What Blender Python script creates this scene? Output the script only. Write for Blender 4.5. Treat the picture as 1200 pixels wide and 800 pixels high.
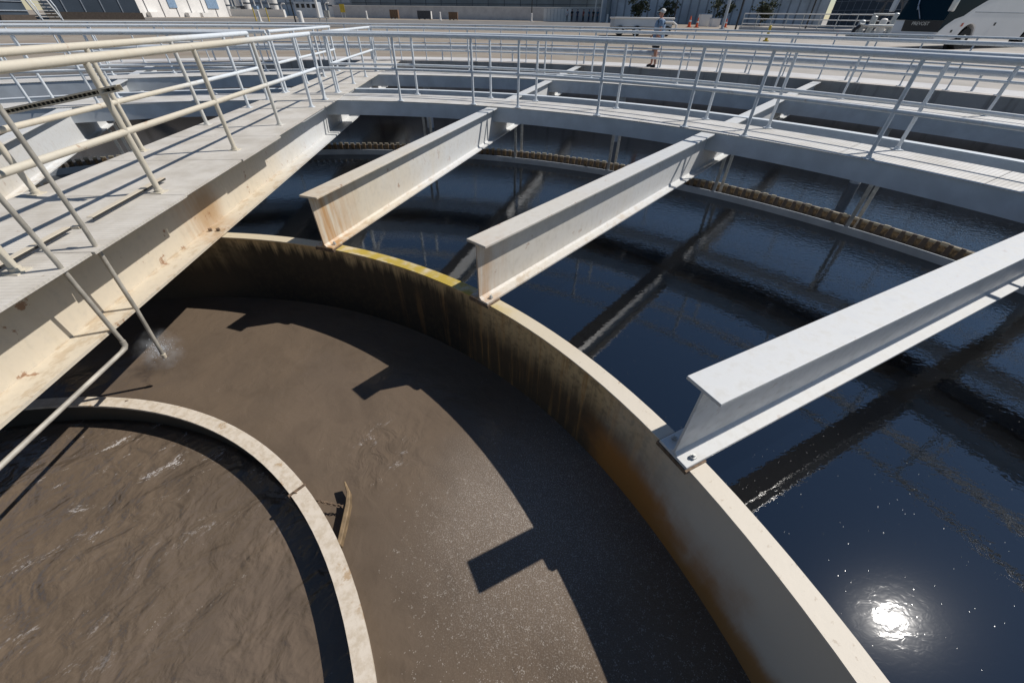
import bpy, bmesh, math, random
from mathutils import Vector, Matrix
random.seed(7)
SC = bpy.context.scene
for o in list(bpy.data.objects): bpy.data.objects.remove(o)
COL = SC.collection
PI = math.pi; rad = math.radians
# ------------------------------------------------------------------ camera, sky, sun, exposure
AZ_BRIDGE = -4.684
AZB = [AZ_BRIDGE + 22.5*k for k in range(16)]
CAM = Vector((3.734, 1.0751, 1.4122))
cd = bpy.data.cameras.new('camera'); cam = bpy.data.objects.new('camera', cd); COL.objects.link(cam)
p_, r_ = rad(40.134), rad(0.7532)
fwd = Vector((0, math.cos(p_), -math.sin(p_))); rgt = Vector((1, 0, 0)); upv = rgt.cross(fwd)
r2 = math.cos(r_)*rgt + math.sin(r_)*upv; u2 = -math.sin(r_)*rgt + math.cos(r_)*upv
M = Matrix((r2, u2, -fwd)).transposed().to_4x4(); M.translation = CAM
cam.matrix_world = M
cd.sensor_width = 36; cd.lens = 13.5535; cd.clip_start = 0.05; cd.clip_end = 6000
SC.camera = cam
SUN = Vector((0.62873, 0.19638, 0.75241)).normalized()
w = bpy.data.worlds.new('World'); SC.world = w; w.use_nodes = True
nt = w.node_tree; nt.nodes.clear()
sky = nt.nodes.new('ShaderNodeTexSky'); sky.sky_type = 'NISHITA'; sky.sun_disc = False
sky.sun_elevation = math.asin(SUN.z); sky.sun_rotation = math.atan2(SUN.x, SUN.y)
sky.air_density = 1.0; sky.dust_density = 0.0; sky.ozone_density = 3.0
bg = nt.nodes.new('ShaderNodeBackground'); bg.inputs['Strength'].default_value = 0.072
wo = nt.nodes.new('ShaderNodeOutputWorld')
nt.links.new(sky.outputs[0], bg.inputs[0]); nt.links.new(bg.outputs[0], wo.inputs[0])
sd = bpy.data.lights.new('sun', 'SUN'); sd.energy = 5.0; sd.angle = rad(0.55); sd.color = (1.0, 0.955, 0.89)
so = bpy.data.objects.new('sun', sd); COL.objects.link(so)
so.rotation_euler = SUN.to_track_quat('Z', 'Y').to_euler(); so.location = (20, 6, 25)
vs = SC.view_settings; vs.view_transform = 'Standard'; vs.look = 'None'; vs.gamma = 1; vs.use_curve_mapping = False
vs.exposure = -0.1
# ------------------------------------------------------------------ shader helper
class N:
    def __init__(s, name):
        s.m = bpy.data.materials.new(name); s.m.use_nodes = True; s.t = s.m.node_tree; s.t.nodes.clear()
        s.out = s.t.nodes.new('ShaderNodeOutputMaterial'); s._pos = None
    def new(s, k): return s.t.nodes.new(k)
    def set(s, sock, v):
        if isinstance(v, bpy.types.NodeSocket): s.t.links.new(v, sock)
        elif isinstance(v, (tuple, list)) and sock.type == 'RGBA': sock.default_value = (*v[:3], 1)
        else: sock.default_value = v
    def ma(s, op, a, b=0.0, c=None):
        n = s.new('ShaderNodeMath'); n.operation = op; s.set(n.inputs[0], a); s.set(n.inputs[1], b)
        if c is not None: s.set(n.inputs[2], c)
        return n.outputs[0]
    def ss(s, v, a, b):
        n = s.new('ShaderNodeMapRange'); n.interpolation_type = 'SMOOTHSTEP'
        s.set(n.inputs[0], v); n.inputs[1].default_value = a; n.inputs[2].default_value = b
        return n.outputs[0]
    def lin(s, v, a, b, c=0.0, d=1.0):
        n = s.new('ShaderNodeMapRange'); s.set(n.inputs[0], v)
        for i, q in enumerate((a, b, c, d)): n.inputs[i+1].default_value = q
        return n.outputs[0]
    def pos(s):
        if not s._pos: s._pos = s.new('ShaderNodeNewGeometry').outputs['Position']
        return s._pos
    def obj(s): return s.new('ShaderNodeTexCoord').outputs['Object']
    def xyz(s, v=None):
        n = s.new('ShaderNodeSeparateXYZ'); s.set(n.inputs[0], v or s.pos()); return n.outputs
    def vec(s, x, y, z):
        n = s.new('ShaderNodeCombineXYZ')
        for i, q in enumerate((x, y, z)): s.set(n.inputs[i], q)
        return n.outputs[0]
    def scale(s, v, k):
        n = s.new('ShaderNodeMapping'); s.set(n.inputs[0], v); n.inputs['Scale'].default_value = k; return n.outputs[0]
    def noise(s, sc, v=None, det=4, rough=.55, dist=0.0):
        n = s.new('ShaderNodeTexNoise'); s.set(n.inputs['Vector'], v or s.pos())
        n.inputs['Scale'].default_value = sc; n.inputs['Detail'].default_value = det
        n.inputs['Roughness'].default_value = rough; n.inputs['Distortion'].default_value = dist
        return n.outputs[0]
    def voro(s, sc, v=None, feat='F1'):
        n = s.new('ShaderNodeTexVoronoi'); n.feature = feat; s.set(n.inputs['Vector'], v or s.pos()); n.inputs['Scale'].default_value = sc
        return n.outputs[0]
    def mix(s, f, a, b):
        n = s.new('ShaderNodeMix'); n.data_type = 'RGBA'; s.set(n.inputs[0], f); s.set(n.inputs[6], a); s.set(n.inputs[7], b)
        return n.outputs[2]
    def bump(s, h, st, d, nrm=None):
        n = s.new('ShaderNodeBump'); s.set(n.inputs['Height'], h); s.set(n.inputs['Strength'], st); n.inputs['Distance'].default_value = d
        if nrm: s.set(n.inputs['Normal'], nrm)
        return n.outputs[0]
    def bsdf(s, col, rough=.5, metal=0.0, nrm=None, **k):
        n = s.new('ShaderNodeBsdfPrincipled'); s.set(n.inputs['Base Color'], col); s.set(n.inputs['Roughness'], rough)
        s.set(n.inputs['Metallic'], metal)
        if nrm: s.set(n.inputs['Normal'], nrm)
        for q, v in k.items(): s.set(n.inputs[q.replace('_', ' ')], v)
        return n.outputs[0]
    def done(s, sh): s.t.links.new(sh, s.out.inputs[0]); return s.m

def radius_az(n):
    x = n.xyz(); r = n.ma('SQRT', n.ma('ADD', n.ma('MULTIPLY', x[0], x[0]), n.ma('MULTIPLY', x[1], x[1])))
    az = n.ma('MULTIPLY', n.ma('ARCTAN2', x[0], x[1]), 180/PI)
    return x, r, az

def mat_simple(name, col, rough=.5, metal=0.0, var=.18, sc=6.0, bump=0.0):
    n = N(name); k = n.noise(sc, None, 5)
    c = n.mix(n.ss(k, .3, .75), tuple(q*(1-var) for q in col), tuple(min(1, q*(1+var)) for q in col))
    nr = n.bump(n.noise(sc*12), .4, bump) if bump else None
    return n.done(n.bsdf(c, rough, metal, nr))

def mat_paint(name, white=(.60, .605, .60), cream=(.60, .53, .42), rust=1.0, rough=.42, mode='beam'):
    """old painted steel: cream and rust stained close to the ring wall, cleaner further out and round to the right"""
    n = N(name); x, r, az = radius_az(n)
    nz = n.noise(1.7, None, 6, .6)
    if mode == 'beam':
        k = n.ma('MULTIPLY', n.ss(n.ma('ADD', r, n.ma('MULTIPLY', nz, 3.0)), 10.6, 7.0), n.ss(az, 62, 22))
    elif mode == 'bridge':
        k = n.ss(n.ma('ADD', r, n.ma('MULTIPLY', nz, 2.0)), 10.6, 7.6)
    else: k = n.ss(n.ma('ADD', r, n.ma('MULTIPLY', nz, 1.0)), 9.8, 7.8)
    base = n.mix(k, white, cream)
    fine = n.noise(14, None, 6, .65)
    base = n.mix(n.ma('MULTIPLY', n.ss(fine, .45, .72), .28), base, (.40, .37, .31))
    # vertical run-off streaks
    xs = n.scale(n.pos(), (9, 9, .7)); st = n.noise(1.6, xs, 5, .6)
    base = n.mix(n.ma('MULTIPLY', n.ss(st, .52, .75), n.ma('ADD', .08, n.ma('MULTIPLY', k, .20 if mode == 'beam' else .10))), base, (.45, .36, .22))
    # stain just where the beams meet the ring wall
    near = n.ma('MULTIPLY', n.ss(n.ma('ADD', n.ma('ADD', r, n.ma('MULTIPLY', nz, .7)), n.ma('MULTIPLY', n.ma('MAXIMUM', n.ma('SUBTRACT', az, 16), 0.0), .013)), 6.45, 5.75), n.ss(az, 58, 44))
    near = n.ma('MULTIPLY', near, n.lin(x[2], -.06, -.03, 1, .3))
    near = n.ma('MULTIPLY', n.ma('MULTIPLY', near, n.ss(st, .28, .62)), n.ss(r, 4.95, 5.3))
    if mode != 'beam': near = n.ma('MULTIPLY', near, .45)
    base = n.mix(n.ma('MULTIPLY', near, .85*rust), base, (.43, .225, .075))
    if mode == 'bridge':   # one brown smoke-like patch on the girder above the wall
        q = n.new('ShaderNodeVectorMath'); q.operation = 'DISTANCE'; n.set(q.inputs[0], n.pos()); q.inputs[1].default_value = (0.02, 5.62, -.38)
        base = n.mix(n.ma('MULTIPLY', n.ss(n.ma('ADD', q.outputs['Value'], n.ma('MULTIPLY', n.ma('ADD', fine, nz), .22)), .62, .26), .8), base, (.36, .22, .10))
    # brown dirt lying along the bottom flange
    bf = n.ma('MULTIPLY', n.ma('MULTIPLY', n.ss(x[2], -.55, -.575), n.ss(n.noise(3.2, n.scale(n.pos(), (2, 1, 1)), 7, .7), .50, .60)), n.ss(r, 10.2, 7.0))
    base = n.mix(n.ma('MULTIPLY', bf, n.ma('MULTIPLY', n.ss(az, 60, 48), .38)), base, (.33, .21, .09))
    # rust scabs
    sp = n.noise(5.5, None, 8, .7)
    base = n.mix(n.ma('MULTIPLY', n.ss(sp, .625, .66), n.ma('ADD', .25, n.ma('MULTIPLY', k, .55*rust))), base, (.26, .12, .05))
    nr = n.bump(n.noise(45), .25, .002)
    return n.done(n.bsdf(base, n.lin(fine, .3, .7, rough-.06, rough+.14), 0, nr))

P = {}
P['beam'] = mat_paint('beam_paint')
P['bridge'] = mat_paint('bridge_paint', mode='bridge')
P['rail'] = mat_paint('rail_paint', white=(.60, .64, .68), cream=(.56, .51, .415), rust=.6, rough=.56, mode='rail')
P['channel'] = mat_simple('channel_paint', (.50, .54, .58), .45, 0, .10, 3)
P['galv'] = mat_simple('galvanised_steel', (.50, .51, .50), .45, .55, .2, 20)
P['rusty'] = mat_simple('rusty_steel', (.17, .115, .075), .8, .1, .45, 30, .002)
P['dark'] = mat_simple('slot_and_shadow_black', (.02, .02, .02), .8)  # black for the strut slots and the deck strips' painted edge shadow

def mat_deck(name, ring):
    n = N(name); x, r, az = radius_az(n)
    if ring: ph = n.ma('MULTIPLY', n.ma('ARCTAN2', x[0], x[1]), 11.0*2*PI/.045)
    else:
        dx, dy = math.sin(rad(AZ_BRIDGE)), math.cos(rad(AZ_BRIDGE))
        ph = n.ma('MULTIPLY', n.ma('ADD', n.ma('MULTIPLY', x[0], dx), n.ma('MULTIPLY', x[1], dy)), 2*PI/.04)
    wv = n.ma('SINE', ph)
    c = n.mix(n.ss(n.noise(2.2, None, 6, .65), .35, .7), (.60, .585, .56) if ring else (.60, .565, .51), (.48, .455, .41) if ring else (.47, .43, .37))
    c = n.mix(n.ma('MULTIPLY', n.ss(wv, .2, .9), .22), c, (.28, .26, .24))
    c = n.mix(n.ma('MULTIPLY', n.ss(n.noise(6, None, 8, .7), .64, .70), .6), c, (.24, .15, .09))
    return n.done(n.bsdf(c, .6, 0, n.bump(wv, .5, .002)))
P['pipe'] = mat_simple('weathered_pipe', (.40, .37, .315), .55, 0, .25, 9, .001)
P['deck'] = mat_deck('deck_plank_grating', True); P['bdeck'] = mat_deck('bridge_deck_grating', False)

def mat_wall():
    n = N('stained_ring_wall'); x, r, az = radius_az(n)
    nz = n.noise(1.5, None, 6, .6); fine = n.noise(18, None, 6, .7)
    streak = n.noise(1.5, n.scale(n.pos(), (8, 8, .5)), 5, .65)
    h = n.ma('ADD', x[2], n.ma('MULTIPLY', n.ma('SUBTRACT', streak, .5), .5)); h2 = n.ma('ADD', x[2], n.ma('ADD', n.ma('MULTIPLY', n.ma('SUBTRACT', nz, .5), .45), n.ma('MULTIPLY', n.ma('SUBTRACT', streak, .5), .14)))
    az2 = n.ma('ADD', az, n.ma('MULTIPLY', n.ma('SUBTRACT', nz, .5), 14))
    clean = n.ss(az2, 54, 68)
    dirty = n.mix(n.ss(h, -.68, -1.12), (.60, .43, .22), (.085, .056, .03))
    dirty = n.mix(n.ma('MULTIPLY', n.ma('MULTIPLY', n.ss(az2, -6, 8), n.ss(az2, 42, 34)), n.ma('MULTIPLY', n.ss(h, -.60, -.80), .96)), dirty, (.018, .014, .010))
    dirty = n.mix(n.ma('MULTIPLY', n.ss(fine, .45, .66), .5), dirty, (.06, .042, .022))
    dirty = n.mix(n.ma('MULTIPLY', n.ss(streak, .5, .7), n.ss(az, 20, 50)), dirty, (.36, .19, .06))
    cleanc = n.mix(n.ss(h2, -1.12, -1.36), (.60, .54, .45), (.38, .19, .065))
    c = n.mix(clean, dirty, cleanc)
    rustband = n.ma('MULTIPLY', n.ss(az2, 52, 58), n.ss(az2, 74, 64)); rustband = n.ma('MULTIPLY', rustband, n.ss(h2, -.92, -1.22))
    c = n.mix(n.ma('MULTIPLY', rustband, .95), c, (.40, .165, .035))
    # top lip: cream, yellow growth between the first two beams, pale further round
    top = n.ss(x[2], -.625, -.618)
    lip = n.mix(n.ss(az2, 38, 62), (.56, .48, .34), (.62, .56, .47))
    yel = n.ma('MULTIPLY', n.ss(az, 17, 20), n.ss(az, 47, 38))
    lip = n.mix(n.ma('MULTIPLY', yel, n.ss(n.noise(7, None, 5), .3, .6)), lip, (.44, .32, .05))
    lip = n.mix(n.ma('MULTIPLY', n.ss(fine, .60, .68), .5), lip, (.28, .19, .11))
    outer = n.ss(r, 5.395, 5.40)
    c = n.mix(top, c, lip)
    return n.done(n.bsdf(c, .62, 0, n.bump(fine, .4, .004)))
P['wall'] = mat_wall()

def mat_baffle():
    n = N('flaking_ring_paint'); fine = n.noise(16, None, 7, .68); x = n.xyz()
    c = n.mix(n.ss(fine, .4, .65), (.62, .545, .45), (.50, .42, .32))
    c = n.mix(n.ma('MULTIPLY', n.ss(n.noise(6, None, 8, .7), .58, .66), .75), c, (.36, .23, .11))
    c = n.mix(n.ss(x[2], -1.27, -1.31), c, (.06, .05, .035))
    return n.done(n.bsdf(c, .6, 0, n.bump(fine, .5, .004)))
P['baffle'] = mat_baffle()

def mat_concrete(name, c1, c2, stain=True):
    n = N(name); x = n.xyz(); k = n.noise(.9, None, 6, .6); st = n.noise(1.2, n.scale(n.pos(), (3, 3, .3)), 5, .6)
    c = n.mix(n.ss(k, .3, .7), c1, c2)
    if stain:
        c = n.mix(n.ma('MULTIPLY', n.ss(x[2], -.65, -1.2), .7), c, (.10, .075, .055))
        c = n.mix(n.ma('MULTIPLY', n.ss(st, .52, .7), .5), c, (.13, .11, .09))
    return n.done(n.bsdf(c, .85, 0, n.bump(n.noise(30), .5, .01)))
P['tankwall'] = mat_concrete('tank_concrete', (.46, .42, .39), (.36, .33, .30))
P['conc'] = mat_concrete('pale_concrete', (.56, .55, .54), (.46, .45, .45), False)

def mat_clear_water():
    n = N('clear_effluent'); x, r, az = radius_az(n)
    big = n.noise(1.3, None, 3, .5, .4)
    rip = n.noise(24, n.scale(n.pos(), (.55, 1, 1)), 2, .5, .6)
    # rings spreading from two drips
    ring = None
    for cx, cy, amp, lim in ((6.9, 6.9, 1.0, 1.6), (9.6, 7.6, .6, 2.0)):
        q = n.new('ShaderNodeVectorMath'); q.operation = 'DISTANCE'; n.set(q.inputs[0], n.pos()); q.inputs[1].default_value = (cx, cy, -1.48)
        d = q.outputs['Value']; wv = n.ma('MULTIPLY', n.ma('SINE', n.ma('MULTIPLY', d, 62)), n.ma('MULTIPLY', n.ss(d, lim, .05), amp))
        ring = wv if ring is None else n.ma('ADD', ring, wv)
    act = n.lin(r, 5.4, 12.0, .16, 1.35)      # livelier towards the weir
    rip2 = n.noise(7, n.scale(n.pos(), (.7, 1, 1)), 2, .5, .3)
    h = n.ma('ADD', n.ma('MULTIPLY', n.ma('ADD', n.ma('MULTIPLY', rip, 1.0), rip2), act), n.ma('ADD', n.ma('MULTIPLY', big, .55), n.ma('MULTIPLY', ring, .06)))
    nr = n.bump(h, 1.0, .0014)
    spk = n.voro(34, n.vec(x[0], x[1], 0)); dens = n.ss(n.noise(1.1, None, 3), .36, .56)
    speck = n.ma('MULTIPLY', n.ma('LESS_THAN', spk, n.ma('MULTIPLY', n.noise(40, None, 1), .11)), n.ma('MULTIPLY', dens, n.ma('GREATER_THAN', n.noise(19, None, 1), .53)))
    c = n.mix(speck, (.0004, .0012, .0028), (.26, .27, .27))
    b = n.bsdf(c, n.ma('ADD', .020, n.ma('MULTIPLY', speck, .5)), 0, nr, IOR=2.25)
    # faint film that spreads the sun's glint
    g = n.new('ShaderNodeBsdfGlossy'); g.distribution = 'GGX'; g.inputs['Roughness'].default_value = .16; g.inputs['Color'].default_value = (.9, .9, .9, 1)
    g2 = n.new('ShaderNodeBsdfGlossy'); g2.distribution = 'GGX'; g2.inputs['Roughness'].default_value = .32
    m0 = n.new('ShaderNodeMixShader'); m0.inputs[0].default_value = .35; n.set(m0.inputs[1], g.outputs[0]); n.set(m0.inputs[2], g2.outputs[0])
    m = n.new('ShaderNodeMixShader'); m.inputs[0].default_value = .0007; n.set(m.inputs[1], b); n.set(m.inputs[2], m0.outputs[0])
    return n.done(m.outputs[0])
P['clear'] = mat_clear_water()

def q_dist(n, x, y):
    q = n.new('ShaderNodeVectorMath'); q.operation = 'DISTANCE'; n.set(q.inputs[0], n.pos()); q.inputs[1].default_value = (x, y, -1.48); return q.outputs['Value']
def mat_sludge():
    n = N('brown_mixed_liquor'); x, r, az = radius_az(n)
    flat = n.vec(x[0], x[1], 0)
    inner = n.ss(r, 3.36, 3.26)
    # upwelling patch beside the timber
    def blob(cx, cy, a, b):
        q = n.new('ShaderNodeVectorMath'); q.operation = 'DISTANCE'; n.set(q.inputs[0], n.pos()); q.inputs[1].default_value = (cx, cy, -1.48)
        return n.ss(q.outputs['Value'], b, a)
    up = blob(2.62, 3.02, .05, .55)
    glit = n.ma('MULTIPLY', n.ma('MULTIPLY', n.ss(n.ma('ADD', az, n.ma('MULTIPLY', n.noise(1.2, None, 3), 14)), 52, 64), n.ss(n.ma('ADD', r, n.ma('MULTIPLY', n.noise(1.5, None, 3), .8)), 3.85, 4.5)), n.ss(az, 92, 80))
    swirl = n.noise(1.6, flat, 4, .48, .8); mid = n.noise(6.5, flat, 3, .5, .8); fine = n.noise(48, flat, 3, .6)
    rot_ = n.new('ShaderNodeMapping'); n.set(rot_.inputs[0], flat); rot_.inputs['Rotation'].default_value = (0, 0, rad(-48)); rf = rot_.outputs[0]
    turb = n.noise(2.4, n.scale(rf, (1, 1.25, 1)), 3, .45, .9)
    h = n.ma('ADD', n.ma('MULTIPLY', swirl, .55), n.ma('MULTIPLY', mid, .22))
    h = n.ma('ADD', h, n.ma('MULTIPLY', n.ma('MULTIPLY', n.ma('ADD', turb, n.ma('MULTIPLY', n.noise(8, n.scale(rf, (.9, 1.2, 1)), 3, .5, .9), .15)), 2.3), inner))
    h = n.ma('ADD', h, n.ma('MULTIPLY', n.ma('MULTIPLY', mid, .9), n.ma('ADD', up, n.ma('MULTIPLY', inner, .35))))
    h = n.ma('ADD', h, n.ma('MULTIPLY', fine, n.ma('ADD', .030, n.ma('MULTIPLY', glit, .055))))
    nr = n.bump(h, 1.0, .035)
    c = n.mix(n.ss(n.noise(1.1, flat, 5, .55, .7), .3, .7), (.138, .103, .074), (.116, .088, .065))
    c = n.mix(n.ma('MULTIPLY', n.ss(n.noise(3.0, n.scale(rf, (1, .7, 1)), 4, .50, .7), .50, .72), .35), c, (.084, .063, .046))
    # bubbles and painted-in sun sparkle: pale dots, thick in the sparkling patch, in torn streaks elsewhere
    v1 = n.voro(95, flat); streak = n.ss(n.noise(2.6, n.scale(rf, (.9, 2.6, 1)), 6, .72, .7), .60, .68)
    dens = n.ma('ADD', n.ma('MULTIPLY', glit, .75), n.ma('ADD', n.ma('MULTIPLY', streak, n.ma('ADD', .12, n.ma('MULTIPLY', inner, .5))), n.ma('MULTIPLY', up, n.ma('MULTIPLY', streak, 2))))
    pick = n.ma('LESS_THAN', n.noise(23, flat, 1), n.ma('ADD', .36, n.ma('MULTIPLY', dens, .16)))
    dot = n.ma('MULTIPLY', n.ma('LESS_THAN', v1, n.ma('MULTIPLY', n.noise(31, flat, 1), .62)), n.ma('MULTIPLY', pick, n.ma('GREATER_THAN', dens, .06)))
    sheen_core = n.ss(n.ma('ADD', q_dist(n, 3.95, 2.60), n.ma('MULTIPLY', n.noise(2.5, flat, 3), .5)), 1.45, .35)  # centre of the silvery sun sheen painted into the base colour
    sheen_grain = n.ss(n.noise(120, flat, 2, .6), .50, .66)
    c = n.mix(n.ma('MULTIPLY', sheen_core, .40), c, (.24, .205, .175))
    c = n.mix(n.ma('MULTIPLY', n.ma('MULTIPLY', sheen_grain, n.ma('ADD', n.ma('MULTIPLY', sheen_core, .75), n.ma('MULTIPLY', glit, .14))), .8), c, (.44, .40, .36))  # fine sparkle of the sheen, painted as pale speckle
    c = n.mix(n.ma('MULTIPLY', dot, .34), c, (.50, .46, .41))
    foam_glints = n.ma('MULTIPLY', n.ma('MULTIPLY', n.ss(n.noise(3.1, n.scale(rf, (.85, 1.7, 1)), 8, .78, .6), .575, .64), n.ss(n.noise(42, flat, 4, .75), .44, .56)), n.ma('ADD', n.ma('MULTIPLY', inner, n.ma('ADD', n.ss(x[0], 2.0, .2), n.ma('MULTIPLY', n.ss(r, 2.5, 3.2), n.ss(az, 52, 20)))), n.ma('MULTIPLY', up, .8)))  # foam, plus sun glints off the chop painted as pale flecks
    c = n.mix(n.ma('MULTIPLY', foam_glints, .8), c, (.46, .43, .41))
    return n.done(n.bsdf(c, n.ma('SUBTRACT', n.lin(glit, 0, 1, .14, .18), n.ma('MULTIPLY', inner, .085)), 0, nr, IOR=1.33, Specular_IOR_Level=n.ma('ADD', .32, n.ma('MULTIPLY', inner, .6))))
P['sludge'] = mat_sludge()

def mat_ground():
    n = N('dusty_gravel'); x, r, az = radius_az(n)
    k = n.noise(.35, None, 7, .62); f = n.noise(9, None, 6, .7)
    c = n.mix(n.ss(k, .35, .65), (.245, .20, .155), (.295, .26, .215))
    c = n.mix(n.ma('MULTIPLY', n.ss(f, .5, .7), .35), c, (.22, .185, .15))
    c = n.mix(n.ss(az, 20, 34), c, n.mix(n.ss(k, .4, .6), (.40, .37, .335), (.33, .305, .275)))
    return n.done(n.bsdf(c, .9, 0, n.bump(f, .6, .02)))
P['ground'] = mat_ground()
P['asphalt'] = mat_simple('worn_asphalt', (.17, .16, .15), .85, 0, .2, .6, .01)
P['navy'] = mat_simple('navy_cladding', (.045, .062, .085), .5, 0, .15, .4)
P['white'] = mat_simple('white_panel', (.76, .74, .71), .5, 0, .08, .5)
P['bluestripe'] = mat_simple('blue_stripe', (.22, .32, .45), .5)
P['blueglass'] = mat_simple('blue_building', (.15, .19, .22), .35, 0, .2, .3)
P['greyshed'] = mat_simple('grey_corrugated', (.46, .51, .57), .5, 0, .22, .35)
P['black'] = mat_simple('black_paint', (.02, .02, .022), .5)
P['yellow'] = mat_simple('yellow_paint', (.55, .40, .04), .5)
P['orange'] = mat_simple('orange_plastic', (.72, .12, .03), .5)
P['wood'] = mat_simple('weathered_timber', (.21, .145, .08), .75, 0, .35, 14, .003)
P['crate_b'] = mat_simple('brown_crate', (.17, .10, .065), .8, 0, .3, 6)
P['crate_d'] = mat_simple('charcoal_crate', (.06, .065, .075), .7)
P['buswhite'] = mat_simple('bus_paint', (.66, .67, .70), .25, 0, .03, 1)
P['glass'] = N('tinted_glass'); P['glass'] = P['glass'].done(P['glass'].bsdf((.006, .020, .034), .08, 0, None, IOR=1.25, Specular_IOR_Level=.12))
P['tyre'] = mat_simple('tyre_rubber', (.018, .018, .018), .8)
P['chrome'] = mat_simple('wheel_metal', (.55, .56, .58), .3, .8, .1)
P['red'] = mat_simple('red_lens', (.45, .06, .03), .3)
P['silver'] = mat_simple('silver_equipment', (.42, .44, .44), .4, .4, .25, 3)
P['tree'] = mat_simple('dusty_foliage', (.055, .065, .035), .8, 0, .4, 2)
P['bark'] = mat_simple('bark', (.10, .075, .05), .9)
P['skin'] = mat_simple('skin', (.45, .22, .15), .5, 0, .08)
P['hair'] = mat_simple('hair', (.06, .045, .035), .7)
P['lamp_glass'] = mat_simple('headlight_lens', (.62, .60, .55), .15)

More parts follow.
